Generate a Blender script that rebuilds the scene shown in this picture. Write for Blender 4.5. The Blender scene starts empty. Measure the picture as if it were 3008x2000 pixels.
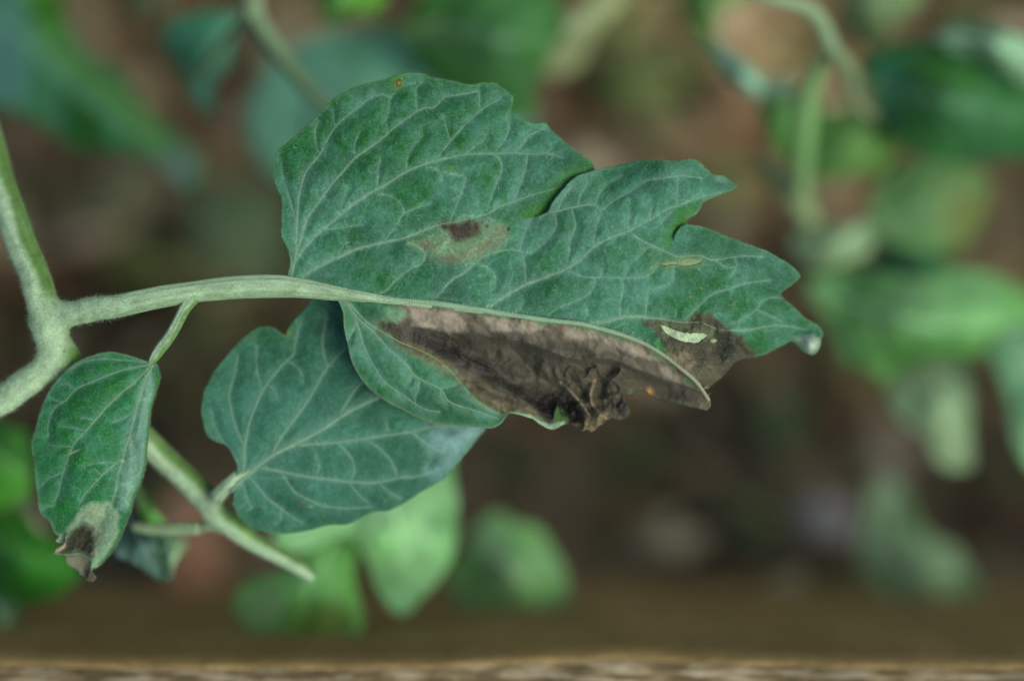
import bpy, math, random
import numpy as np
from mathutils import Vector

random.seed(7)
RNG = np.random.default_rng(7)
S = bpy.context.scene
COL = S.collection

# ------------------------------------------------------------------ camera, sky, sun, exposure
U = 0.15 / 3008          # metres per photograph pixel in the plane of focus
D = 0.38                 # camera to plane of focus
ZF = 0.27                # height of the plane of focus above the soil
cam_d = bpy.data.cameras.new('camera')
cam_d.sensor_width = 23.7
cam_d.lens = 60
cam_d.clip_start = 0.01
cam_d.clip_end = 50
cam_d.dof.use_dof = True
cam_d.dof.focus_distance = D
cam_d.dof.aperture_fstop = 2.7
cam_d.dof.aperture_blades = 0
cam = bpy.data.objects.new('camera', cam_d)
cam.location = (0, 0, ZF + D)
COL.objects.link(cam)
S.camera = cam

SUN_EL, SUN_AZ = math.radians(58), math.radians(112)   # azimuth clockwise from +Y (top of the picture)
w = bpy.data.worlds.new('World')
S.world = w
w.use_nodes = True
nt = w.node_tree
bg = nt.nodes['Background']
sky = nt.nodes.new('ShaderNodeTexSky')
sky.sky_type = 'NISHITA'
sky.sun_disc = False
sky.sun_elevation = SUN_EL
sky.sun_rotation = SUN_AZ
sky.air_density = 1.0
sky.dust_density = 5.0
sky.ozone_density = 1.0
nt.links.new(sky.outputs[0], bg.inputs[0])
bg.inputs[1].default_value = 0.09
sun_d = bpy.data.lights.new('sun', 'SUN')
sun_d.energy = 1.4
sun_d.angle = math.radians(32)
sun_d.color = (1.0, 0.96, 0.84)
sun = bpy.data.objects.new('sun', sun_d)
sv = Vector((math.sin(SUN_AZ) * math.cos(SUN_EL), math.cos(SUN_AZ) * math.cos(SUN_EL), math.sin(SUN_EL)))
sun.rotation_euler = sv.to_track_quat('Z', 'Y').to_euler()
sun.location = (0.8, -0.3, 1.5)
COL.objects.link(sun)
S.view_settings.view_transform = 'Standard'
S.view_settings.look = 'None'
S.view_settings.exposure = 0.43
S.view_settings.gamma = 1

# ------------------------------------------------------------------ small helpers
def lin(*c):
    a = np.array(c, float) / 255.0
    return np.where(a <= 0.04045, a / 12.92, ((a + 0.055) / 1.055) ** 2.4)

def W(px, py, z):
    """pixel of the photograph at height z (m, relative to the plane of focus) -> world"""
    px, py, z = np.asarray(px, float), np.asarray(py, float), np.asarray(z, float)
    k = U * (D - z) / D
    return np.stack([(px - 1504) * k, -(py - 1000) * k, z + ZF + 0 * px], -1)

DEPTH = 'far'
def dz(z):
    """z in mm below the plane of focus, compressed towards it; the soil stays where it is"""
    z = np.asarray(z, float)
    a, k = (-130.0, 0.8) if DEPTH == 'far' else (-40.0, 0.55)
    return np.where(z >= 0, z, np.where(z > a, z * k, a * k + (z - a) * (-270 - a * k) / (-270 - a)))

def frame(scale, ox, oy):
    return lambda pts: [(p[0] / scale + ox, p[1] / scale + oy) + tuple(p[2:]) for p in pts]
Z1 = frame(2.34, 750, 180)
Z2 = frame(2.34, 1450, 400)
Z3 = frame(2.0513, 980, 820)
Z4 = frame(2.119, 560, 860)
Z5 = frame(2.01, 0, 980)
Z6 = frame(1.742, 0, 350)
Z7 = frame(2.851, 400, 1200)
B1 = frame(2.359, 0, 0)
B2 = frame(1.966, 900, 0)
B3 = frame(2.24, 2000, 0)
B4 = frame(2.24, 2100, 600)
B5 = frame(1.96, 1400, 1200)
B6 = frame(1.96, 2200, 1200)
B7 = frame(2.1445, 600, 1400)
B8 = frame(1.96, 0, 1200)

_tab = {}
def vnoise(x, y, seed=0):
    if seed not in _tab:
        _tab[seed] = np.random.default_rng(1000 + seed).random((256, 256))
    t = _tab[seed]
    xi, yi = np.floor(x).astype(int), np.floor(y).astype(int)
    fx, fy = x - xi, y - yi
    fx, fy = fx * fx * (3 - 2 * fx), fy * fy * (3 - 2 * fy)
    a, b = t[xi & 255, yi & 255], t[(xi + 1) & 255, yi & 255]
    c, d = t[xi & 255, (yi + 1) & 255], t[(xi + 1) & 255, (yi + 1) & 255]
    return (a * (1 - fx) + b * fx) * (1 - fy) + (c * (1 - fx) + d * fx) * fy

def fbm(x, y, scale, seed=0, octv=4, gain=0.5):
    """about -1 .. 1"""
    v, a, s, tot = 0, 1.0, 1.0 / scale, 0
    for i in range(octv):
        v = v + a * (vnoise(x * s + 17.3 * i, y * s + 5.1 * i, seed + i) - 0.5) * 2
        tot += a
        a *= gain
        s *= 2.03
    return v / tot * 1.4

def smooth(pts, step=6.0, closed=False):
    """Catmull-Rom through the points, about one point per step"""
    P = np.array(pts, float)
    n = len(P)
    out = []
    for i in range(n if closed else n - 1):
        if closed:
            p0, p1, p2, p3 = P[(i - 1) % n], P[i], P[(i + 1) % n], P[(i + 2) % n]
        else:
            p0, p1, p2, p3 = P[max(i - 1, 0)], P[i], P[i + 1], P[min(i + 2, n - 1)]
        m = max(1, int(np.hypot(*(p2 - p1)[:2]) / step))
        for k in range(m):
            t = k / m
            out.append(0.5 * ((2 * p1) + (p2 - p0) * t + (2 * p0 - 5 * p1 + 4 * p2 - p3) * t * t + (3 * p1 - p0 - 3 * p2 + p3) * t ** 3))
    if not closed:
        out.append(P[-1])
    return np.array(out)

def inside(poly, X, Y):
    r = np.zeros(X.shape, bool)
    n = len(poly)
    for i in range(n):
        x1, y1 = poly[i][:2]
        x2, y2 = poly[(i + 1) % n][:2]
        if y1 == y2:
            continue
        c = (y1 > Y) != (y2 > Y)
        r ^= c & (X < (x2 - x1) * (Y - y1) / (y2 - y1) + x1)
    return r

def linedist(poly, X, Y, closed=False, pad=None):
    """distance to a polyline, place along it 0..1, side (+1 / -1), nearest point"""
    P = np.asarray(poly, float)[:, :2]
    if closed:
        P = np.vstack([P, P[:1]])
    best = np.full(X.shape, 1e9)
    tt = np.zeros(X.shape)
    side = np.ones(X.shape)
    nx, ny = X.copy(), Y.copy()
    seg = np.hypot(*(P[1:] - P[:-1]).T)
    cum = np.concatenate([[0], np.cumsum(seg)])
    L = max(cum[-1], 1e-9)
    for i in range(len(P) - 1):
        a, b = P[i], P[i + 1]
        d = b - a
        l2 = d @ d
        if l2 < 1e-12:
            continue
        t = np.clip(((X - a[0]) * d[0] + (Y - a[1]) * d[1]) / l2, 0, 1)
        qx, qy = a[0] + t * d[0], a[1] + t * d[1]
        q = np.hypot(X - qx, Y - qy)
        m = q < best
        best = np.where(m, q, best)
        tt = np.where(m, (cum[i] + t * seg[i]) / L, tt)
        side = np.where(m, np.sign(d[0] * (Y - a[1]) - d[1] * (X - a[0])), side)
        nx, ny = np.where(m, qx, nx), np.where(m, qy, ny)
    return best, tt, side, nx, ny

def near(poly, X, Y, pad, closed=False):
    """linedist evaluated only near the line (flat arrays)"""
    P = np.asarray(poly, float)[:, :2]
    m = (X > P[:, 0].min() - pad) & (X < P[:, 0].max() + pad) & (Y > P[:, 1].min() - pad) & (Y < P[:, 1].max() + pad)
    d = np.full(X.shape, 1e9); t = np.zeros(X.shape); s = np.ones(X.shape)
    if m.any():
        r = linedist(P, X[m], Y[m], closed)
        d[m], t[m], s[m] = r[0], r[1], r[2]
    return d, t, s

def pmask(poly, X, Y, soft=10, wob=0, seed=3):
    """soft mask of a polygon, its rim broken up by noise"""
    poly = np.asarray([p[:2] for p in poly], float)
    d, _, _ = near(poly, X, Y, soft * 3 + wob * 2 + 4, True)
    sd = np.where(inside(poly, X, Y), d, -d)
    if wob:
        sd = sd + wob * fbm(X, Y, 22, seed, 4, 0.6)
    return np.clip(sd / (2 * soft) + 0.5, 0, 1)

def tps(ctrl):
    """smooth height through control points (x, y, z in mm) in pixel space"""
    C = np.array(ctrl, float)
    n = len(C)
    def ker(r):
        r = np.maximum(r, 1e-6)
        return r * r * np.log(r)
    sc = 500.0
    P = C[:, :2] / sc
    K = ker(np.hypot(P[:, None, 0] - P[None, :, 0], P[:, None, 1] - P[None, :, 1])) + np.eye(n) * 1e-3
    A = np.zeros((n + 3, n + 3))
    A[:n, :n] = K
    A[:n, n] = 1
    A[:n, n + 1:] = P
    A[n, :n] = 1
    A[n + 1:, :n] = P.T
    s = np.linalg.solve(A, np.concatenate([C[:, 2], [0, 0, 0]]))
    def f(X, Y):
        x, y = X / sc, Y / sc
        v = s[n] + s[n + 1] * x + s[n + 2] * y
        for i in range(n):
            v = v + s[i] * ker(np.hypot(x - P[i, 0], y - P[i, 1]))
        return v * 1e-3
    return f

def link(name, me, parent=None, mat=None):
    o = bpy.data.objects.new(name, me)
    COL.objects.link(o)
    if mat:
        me.materials.append(mat)
    if parent is not None:
        o.parent = parent
        o.matrix_parent_inverse = parent.matrix_world.inverted()
    return o

def mesh(name, verts, faces, parent=None, mat=None, col=None, origin=None):
    verts = np.asarray(verts, float)
    if origin is not None:
        verts = verts - np.asarray(origin)
    me = bpy.data.meshes.new(name)
    me.from_pydata(verts.tolist(), [], faces if isinstance(faces, list) else faces.tolist())
    me.shade_smooth()
    if col is not None:
        a = me.color_attributes.new('pigment', 'FLOAT_COLOR', 'POINT')
        c4 = np.ones((len(verts), 4), np.float32)
        c4[:, :3] = col
        a.data.foreach_set('color', c4.ravel())
    o = bpy.data.objects.new(name, me)
    COL.objects.link(o)
    if mat:
        me.materials.append(mat)
    if parent is not None:
        o.parent = parent
        p = parent
        off = np.zeros(3)
        while p is not None:
            off += np.array(p.location)
            p = p.parent
        me.vertices.foreach_get('co', tmp := np.zeros(len(verts) * 3, np.float32))
        me.vertices.foreach_set('co', (tmp.reshape(-1, 3) - off).astype(np.float32).ravel())
        me.update()
    elif origin is not None:
        o.location = origin
    return o

def thing(name, label, cat, loc, group=None):
    o = bpy.data.objects.new(name, None)
    o.empty_display_size = 0.01
    COL.objects.link(o)
    o.location = loc
    o['label'] = label
    o['category'] = cat
    if group:
        o['group'] = group
    return o

def tag(o, label, cat, group=None):
    o['label'] = label
    o['category'] = cat
    if group:
        o['group'] = group
    return o

# ------------------------------------------------------------------ materials
def plant_material(name, rough=0.62, sheen=0.35, trans=0.12, speck=0.18, speck_scale=2600, net=0.25, net_scale=330, bump=0.00006,
                   coat=0.0, dots=0.0, dot_scale=2600, use_pigment=True, base=(0.1, 0.2, 0.1), spec=0.35, sheen_col=(0.75, 0.95, 0.95), dot_col=(0.42, 0.58, 0.48)):
    m = bpy.data.materials.new(name)
    m.use_nodes = True
    n, l = m.node_tree.nodes, m.node_tree.links
    n.clear()
    out = n.new('ShaderNodeOutputMaterial')
    p = n.new('ShaderNodeBsdfPrincipled')
    if use_pigment:
        at = n.new('ShaderNodeAttribute')
        at.attribute_name = 'pigment'
        src = at.outputs['Color']
    else:
        at = n.new('ShaderNodeRGB')
        at.outputs[0].default_value = (*base, 1)
        src = at.outputs[0]
    tc = n.new('ShaderNodeTexCoord')
    no = n.new('ShaderNodeTexNoise')
    no.inputs['Scale'].default_value = speck_scale
    no.inputs['Detail'].default_value = 3
    no.inputs['Roughness'].default_value = 0.7
    l.new(tc.outputs['Object'], no.inputs['Vector'])
    mr = n.new('ShaderNodeMapRange')
    mr.inputs['From Min'].default_value = 0.3
    mr.inputs['From Max'].default_value = 0.7
    mr.inputs['To Min'].default_value = 1 - speck
    mr.inputs['To Max'].default_value = 1 + speck
    l.new(no.outputs['Fac'], mr.inputs['Value'])
    mul = n.new('ShaderNodeVectorMath')
    mul.operation = 'SCALE'
    l.new(src, mul.inputs[0])
    l.new(mr.outputs[0], mul.inputs['Scale'])
    colour = mul.outputs[0]
    height = no.outputs['Fac']
    if net > 0:
        wob = n.new('ShaderNodeTexNoise')
        wob.inputs['Scale'].default_value = net_scale * 1.6
        wob.inputs['Detail'].default_value = 2
        l.new(tc.outputs['Object'], wob.inputs['Vector'])
        add = n.new('ShaderNodeVectorMath')
        add.operation = 'MULTIPLY_ADD'
        add.inputs[1].default_value = (0.0022,) * 3
        l.new(wob.outputs['Color'], add.inputs[0])
        l.new(tc.outputs['Object'], add.inputs[2])
        vo = n.new('ShaderNodeTexVoronoi')
        vo.feature = 'DISTANCE_TO_EDGE'
        vo.inputs['Scale'].default_value = net_scale
        l.new(add.outputs[0], vo.inputs['Vector'])
        rg = n.new('ShaderNodeMapRange')
        rg.inputs['From Min'].default_value = 0.0
        rg.inputs['From Max'].default_value = 0.06
        rg.inputs['To Min'].default_value = 1
        rg.inputs['To Max'].default_value = 0
        l.new(vo.outputs['Distance'], rg.inputs['Value'])
        big = n.new('ShaderNodeTexNoise')
        big.inputs['Scale'].default_value = 90
        l.new(tc.outputs['Object'], big.inputs['Vector'])
        bm = n.new('ShaderNodeMapRange')
        bm.inputs['From Min'].default_value = 0.4
        bm.inputs['From Max'].default_value = 0.65
        l.new(big.outputs['Fac'], bm.inputs['Value'])
        mm = n.new('ShaderNodeMath')
        mm.operation = 'MULTIPLY'
        l.new(rg.outputs[0], mm.inputs[0])
        l.new(bm.outputs[0], mm.inputs[1])
        m2 = n.new('ShaderNodeMath')
        m2.operation = 'MULTIPLY_ADD'
        l.new(mm.outputs[0], m2.inputs[0])
        m2.inputs[1].default_value = net
        m2.inputs[2].default_value = 1
        mu2 = n.new('ShaderNodeVectorMath')
        mu2.operation = 'SCALE'
        l.new(colour, mu2.inputs[0])
        l.new(m2.outputs[0], mu2.inputs['Scale'])
        colour = mu2.outputs[0]
        hh = n.new('ShaderNodeMath')
        hh.operation = 'MULTIPLY_ADD'
        l.new(mm.outputs[0], hh.inputs[0])
        hh.inputs[1].default_value = 0.5
        l.new(no.outputs['Fac'], hh.inputs[2])
        height = hh.outputs[0]
    if dots > 0:
        dv = n.new('ShaderNodeTexVoronoi')
        dv.feature = 'F1'
        dv.inputs['Scale'].default_value = dot_scale
        l.new(tc.outputs['Object'], dv.inputs['Vector'])
        dr = n.new('ShaderNodeMapRange')
        dr.inputs['From Min'].default_value = 0.42
        dr.inputs['From Max'].default_value = 0.16
        l.new(dv.outputs['Distance'], dr.inputs['Value'])
        sep = n.new('ShaderNodeSeparateColor')
        l.new(dv.outputs['Color'], sep.inputs[0])
        on = n.new('ShaderNodeMapRange')
        on.inputs['From Min'].default_value = 0.45
        on.inputs['From Max'].default_value = 0.95
        on.inputs['To Max'].default_value = dots
        l.new(sep.outputs[0], on.inputs['Value'])
        mk = n.new('ShaderNodeMath')
        mk.operation = 'MULTIPLY'
        l.new(dr.outputs[0], mk.inputs[0])
        l.new(on.outputs[0], mk.inputs[1])
        md = n.new('ShaderNodeMix')
        md.data_type = 'RGBA'
        l.new(mk.outputs[0], md.inputs[0])
        l.new(colour, md.inputs[6])
        md.inputs[7].default_value = (*dot_col, 1)
        colour = md.outputs[2]
    l.new(colour, p.inputs['Base Color'])
    bu = n.new('ShaderNodeBump')
    bu.inputs['Strength'].default_value = 0.8
    bu.inputs['Distance'].default_value = bump
    l.new(height, bu.inputs['Height'])
    l.new(bu.outputs[0], p.inputs['Normal'])
    p.inputs['Roughness'].default_value = rough
    p.inputs['Specular IOR Level'].default_value = spec
    p.inputs['Sheen Weight'].default_value = sheen
    p.inputs['Sheen Roughness'].default_value = 0.45
    p.inputs['Sheen Tint'].default_value = (*sheen_col, 1)
    p.inputs['Coat Weight'].default_value = coat
    if trans > 0:
        tr = n.new('ShaderNodeBsdfTranslucent')
        l.new(colour, tr.inputs['Color'])
        mx = n.new('ShaderNodeMixShader')
        mx.inputs[0].default_value = trans
        l.new(p.outputs[0], mx.inputs[1])
        l.new(tr.outputs[0], mx.inputs[2])
        l.new(mx.outputs[0], out.inputs[0])
    else:
        l.new(p.outputs[0], out.inputs[0])
    return m

M_LEAF = plant_material('downy_leaf', sheen=0.05, spec=0.14, speck=0.2, net=0.4, dots=0.16, dot_scale=3100)
M_DEAD = plant_material('withered_leaf', dots=0.10, dot_col=(0.30, 0.31, 0.22), rough=0.55, sheen=0.05, trans=0.05, speck=0.12, speck_scale=2300, net=0.06, net_scale=500, bump=0.00007, spec=0.2)
M_STEM = plant_material('downy_stem', rough=0.7, sheen=0.2, trans=0.0, speck=0.25, speck_scale=3200, net=0, bump=0.00008, sheen_col=(0.9, 1, 0.9))
M_VEIN = plant_material('leaf_vein', rough=0.6, sheen=0.3, trans=0.0, speck=0.15, speck_scale=3500, net=0, bump=0.00004)
M_HAIR = plant_material('plant_hair', rough=0.4, sheen=0.0, trans=0.4, speck=0.05, net=0, bump=0.00001)
M_FAR = plant_material('far_leaf', spec=0.12, rough=0.5, sheen=0.03, trans=0.22, speck=0.1, speck_scale=900, net=0.2, net_scale=200)

# ------------------------------------------------------------------ tubes and hairs
def tube(name, pts, parent, mat, col_fn, nseg=20, flat=1.0, groove=0.0, ngroove=5, step=None, caps=True, data_only=False, lump=0.0, mapz=True):
    """pts: (px, py, z_mm, radius_px) along the tube; col_fn(t, ang) -> colour"""
    A = np.array(pts, float)
    A = smooth(A, step or 8.0)
    if mapz:
        A[:, 2] = dz(A[:, 2])
    P = W(A[:, 0], A[:, 1], A[:, 2] * 1e-3)
    R = A[:, 3] * U * (D - A[:, 2] * 1e-3) / D
    T = np.gradient(P, axis=0)
    T /= np.linalg.norm(T, axis=1)[:, None]
    up = np.array([0, 0, 1.0])
    sidev = np.cross(T, up)
    bad = np.linalg.norm(sidev, axis=1) < 0.15
    sidev[bad] = np.array([1.0, 0, 0])
    sidev /= np.linalg.norm(sidev, axis=1)[:, None]
    nrm = np.cross(sidev, T)
    ang = np.linspace(0, 2 * np.pi, nseg, endpoint=False)
    g = 1 + groove * np.abs(np.cos(ang * ngroove / 2 + 0.4)) - groove
    n = len(P)
    rr = R[:, None] * g[None, :]
    if lump:
        s = np.cumsum(np.r_[0, np.linalg.norm(P[1:] - P[:-1], axis=1)]) / U
        rr = rr * (1 + lump * fbm(s[:, None] + 0 * ang[None, :], 30 * np.cos(ang)[None, :] + 0 * s[:, None], 40, 21))
    V = P[:, None, :] + rr[..., None] * (np.cos(ang)[None, :, None] * sidev[:, None, :] + flat * np.sin(ang)[None, :, None] * nrm[:, None, :])
    t = np.linspace(0, 1, n)
    c = col_fn(np.repeat(t[:, None], nseg, 1), np.repeat(ang[None, :], n, 0))
    V = V.reshape(-1, 3)
    idx = np.arange(n * nseg).reshape(n, nseg)
    a, b = idx[:-1], idx[1:]
    F = np.stack([a, np.roll(a, -1, 1), np.roll(b, -1, 1), b], -1).reshape(-1, 4).tolist()
    if caps:
        F.append(idx[0][::-1].tolist())
        F.append(idx[-1].tolist())
    c = np.broadcast_to(c, (n, nseg, 3)).reshape(-1, 3)
    if data_only:
        return V, F, c
    o = mesh(name, V, F, parent, mat, c)
    o['_n'] = n
    del o['_n']
    return o

def surf_samples(V, F, count, rng=RNG, idx=False):
    """random points and normals on a quad mesh"""
    Q = np.array([f for f in F if len(f) == 4])
    a, b, c, d = V[Q[:, 0]], V[Q[:, 1]], V[Q[:, 2]], V[Q[:, 3]]
    nr = np.cross(c - a, d - b)
    ar = np.linalg.norm(nr, axis=1)
    k = rng.choice(len(Q), count, p=ar / ar.sum())
    u, v = rng.random((2, count, 1))
    p = (a[k] * (1 - u) + b[k] * u) * (1 - v) + (d[k] * (1 - u) + c[k] * u) * v
    nn = nr[k] / np.maximum(ar[k], 1e-20)[:, None]
    return (p, nn, Q[k, 0]) if idx else (p, nn)

def hairs(name, P, Nn, length, radius, parent, colour, bend=0.3, rings=1, rng=RNG, mat=None):
    n = len(P)
    rnd = rng.normal(size=(n, 3))
    Nn = Nn + rnd * bend * 0.6
    Nn /= np.linalg.norm(Nn, axis=1)[:, None]
    L = length * rng.uniform(0.5, 1.25, (n, 1))
    side = np.cross(Nn, rng.normal(size=(n, 3)))
    side /= np.linalg.norm(side, axis=1)[:, None]
    oth = np.cross(Nn, side)
    vs, fs = [], []
    per = 3 * rings + 1
    for r in range(rings):
        t = r / rings
        ctr = P + Nn * L * t + side * L * bend * t * t
        rad = radius * (1 - 0.75 * t)
        for k in range(3):
            an = 2 * math.pi * k / 3
            vs.append(ctr + rad * (math.cos(an) * side + math.sin(an) * oth))
    vs.append(P + Nn * L + side * L * bend)
    V = np.stack(vs, 1).reshape(-1, 3)
    base = (np.arange(n) * per)[:, None]
    tri = []
    for r in range(rings - 1):
        for k in range(3):
            a0, b0 = r * 3 + k, r * 3 + (k + 1) % 3
            tri += [(a0, b0, b0 + 3), (a0, b0 + 3, a0 + 3)]
    r = rings - 1
    for k in range(3):
        tri.append((r * 3 + k, r * 3 + (k + 1) % 3, per - 1))
    F = (base[:, :, None] + np.array(tri)[None]).reshape(-1, 3)
    colour = np.asarray(colour)
    c = (np.repeat(colour, per, 0) if colour.ndim == 2 else np.tile(colour, (len(V), 1))) * np.repeat(rng.uniform(0.7, 1.2, (n, 1)), per, 0)
    o = mesh(name, V, F, parent, mat or M_HAIR, c)
    o['kind'] = 'stuff'
    return o

# ------------------------------------------------------------------ leaf blades
class Blade:
    """a leaf blade: outline in pixels, height function, veins, pigments"""
    def __init__(s, outline, zfn, veins, pucker=0.45, ridge=0.1, jag=1.6, seed=0, h=3.0, holes=(), pw=24.0):
        s.out = smooth(outline, 5.0, True)
        n = len(s.out)
        s.veins = [(smooth([q[:2] for q in v[0]], 6.0), v[1], v[2]) for v in veins]
        s.z0, s.pucker, s.ridge, s.h, s.seed, s.holes, s.pw = zfn, pucker, ridge, h, seed, [smooth(q, 4.0, True) for q in holes], pw
        k = np.arange(n)
        if jag > 3.5:
            s.out = s.out + 20 * np.stack([fbm(k * 1.0, k * 0 + 3, 30, seed + 2, 2), fbm(k * 1.0, k * 0 + 9, 30, seed + 3, 2)], -1)
        s.out = s.out + jag * np.stack([fbm(k * 1.0, k * 0 + 3, 4, seed), fbm(k * 1.0, k * 0 + 9, 4, seed + 1)], -1)

    def fields(s, X, Y):
        vein = np.zeros(X.shape); halo = np.zeros(X.shape); puck = np.full(X.shape, 1e9)
        for P, w0, w1 in s.veins:
            d, t, _ = near(P, X, Y, 90)
            wd = np.maximum((w0 + (w1 - w0) * t) * 0.75, 1.5)
            vein = np.maximum(vein, np.exp(-(d / wd) ** 2) * np.clip(0.16 + (w0 + (w1 - w0) * t) / 5.5, 0, 1) * np.clip(0.85 + 0.35 * fbm(X, Y, 40, 401), 0.3, 1))
            halo = np.maximum(halo, np.exp(-d / (3 + 2.6 * wd)) * np.clip(0.3 + wd / 6, 0, 1))
            puck = np.minimum(puck, d / np.clip(0.35 + wd / 3.5, 0.4, 1.0))
        return vein, halo, puck

    def z(s, X, Y, f=None):
        vein, halo, puck = f or s.fields(X, Y)
        z = s.z0(X, Y)
        z = z + 1e-3 * s.pucker * (1 - np.exp(-(puck / s.pw) ** 1.6)) + 1e-3 * s.ridge * vein
        z = z + 1e-3 * 0.16 * fbm(X, Y, 48, s.seed + 5) + 1e-3 * 0.035 * fbm(X, Y, 9, s.seed + 9, 2)
        return z

    def build(s, name, parent, mat, colour, thick=0.00028, label=None):
        h = s.h
        x0, y0 = s.out.min(0) - h
        x1, y1 = s.out.max(0) + h
        gx, gy = np.arange(x0, x1 + h, h), np.arange(y0, y1 + h, h)
        X, Y = np.meshgrid(gx, gy)
        cx, cy = X[:-1, :-1] + h / 2, Y[:-1, :-1] + h / 2
        ok = inside(s.out, cx, cy)
        for q in s.holes:
            ok &= ~inside(q, cx, cy)
        ny, nx = X.shape
        cnt = np.zeros((ny, nx), int)
        for dy in (0, 1):
            for dx in (0, 1):
                cnt[dy:dy + ny - 1, dx:dx + nx - 1] += ok
        rim = (cnt > 0) & (cnt < 4)
        rx, ry = X[rim], Y[rim]
        bd, _, _, qx, qy = linedist(s.out, rx, ry, True)
        for q in s.holes:
            d2, _, _, ax, ay = linedist(q, rx, ry, True)
            m = d2 < bd
            bd, qx, qy = np.where(m, d2, bd), np.where(m, ax, qx), np.where(m, ay, qy)
        m = bd < 1.6 * h
        X[rim] = np.where(m, qx, rx)
        Y[rim] = np.where(m, qy, ry)
        used = cnt > 0
        idx = -np.ones((ny, nx), int)
        idx[used] = np.arange(used.sum())
        xs, ys = X[used], Y[used]
        f = s.fields(xs, ys)
        z = s.z(xs, ys, f)
        V = W(xs, ys, z)
        j, i = np.nonzero(ok)
        F = np.stack([idx[j, i], idx[j + 1, i], idx[j + 1, i + 1], idx[j, i + 1]], -1)
        c = colour(xs, ys, *f)
        o = mesh(name, V, F, parent, mat, c)
        so = o.modifiers.new('thickness', 'SOLIDIFY')
        so.thickness = thick
        so.offset = -1
        if label:
            o['label'] = label
        s.V, s.F, s.obj = V, F.tolist(), o
        return o

    def vein_parts(s, parent, colour, scale=0.75, minw=1.5, off=0.0, names=('midrib', 'vein'), flat=0.7, nseg=6):
        """the larger veins as raised cords of their own"""
        for k, (P, w0, w1) in enumerate(s.veins):
            if w0 < minw:
                continue
            P = P[::2] if len(P) > 8 else P
            z = s.z(P[:, 0], P[:, 1])
            t = np.linspace(0, 1, len(P))
            r = (w0 + (w1 - w0) * t) * scale
            r = np.maximum(r, 0.7)
            r[-1] *= 0.3
            pts = np.stack([P[:, 0], P[:, 1], z * 1e3 + off - r * U * 1e3 * 0.25, r], -1)
            cf = colour
            tube(names[0] if k == 0 else names[1], pts, parent, M_VEIN, lambda t, a: cf(t, a), nseg=nseg, flat=flat, step=9, mapz=False)

def mix(a, b, t):
    t = np.asarray(t)[..., None]
    return a * (1 - t) + b * t

GREEN = lin(27, 95, 40)
TEAL = lin(74, 131, 109)
DEEP = lin(24, 74, 50)
PALEV = lin(132, 168, 140)
FELT = lin(112, 156, 136)
WORN = lin(52, 112, 32)

def leaf_colour(seed, bloom=0.5, green=GREEN, teal=TEAL, vein_c=PALEV, extra=None, felt=0.46, bloom_shade_fn=None):
    def f(X, Y, vein, halo, puck):
        n1 = fbm(X, Y, 95, seed, 4, 0.6)
        n2 = fbm(X, Y, 26, seed + 11, 4, 0.65)
        n3 = fbm(X + 0.6 * Y, Y - 0.3 * X, 8, seed + 15, 3, 0.7)
        b = np.clip(bloom + 0.46 * n1 + 0.34 * n2 + 0.20 * n3 + 0.45 * halo + (bloom_shade_fn(X, Y) if bloom_shade_fn else 0), 0, 1)
        c = mix(np.broadcast_to(green, X.shape + (3,)), np.broadcast_to(teal, X.shape + (3,)), b)
        c = mix(c, DEEP, np.clip(0.6 * fbm(X, Y, 120, seed + 21) + 0.1, 0, 0.55))
        c = mix(c, FELT, np.clip(halo * felt * (1 + 0.6 * n2), 0, 0.7))
        c = mix(c, vein_c, np.clip(vein * 0.95, 0, 0.9))
        if extra:
            c = extra(c, X, Y, vein, halo, puck)
        return np.clip(c, 0.002, 0.9)
    return f

def bump_rgb(c, target, m):
    return mix(c, target, np.clip(m, 0, 1))

# ==================================================================== the setting: soil and clods
def soil_height(x, y):
    X, Y = x / U, y / U
    z = 0.012 * fbm(X, Y, 900, 31, 4, 0.5) + 0.007 * fbm(X, Y, 180, 41, 4, 0.6)
    z = z + 0.11 * np.clip((-y - 0.015) / 0.035, 0, 1) ** 1.6 * np.clip((0.35 + y) / 0.2, 0, 1)
    return z

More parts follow.
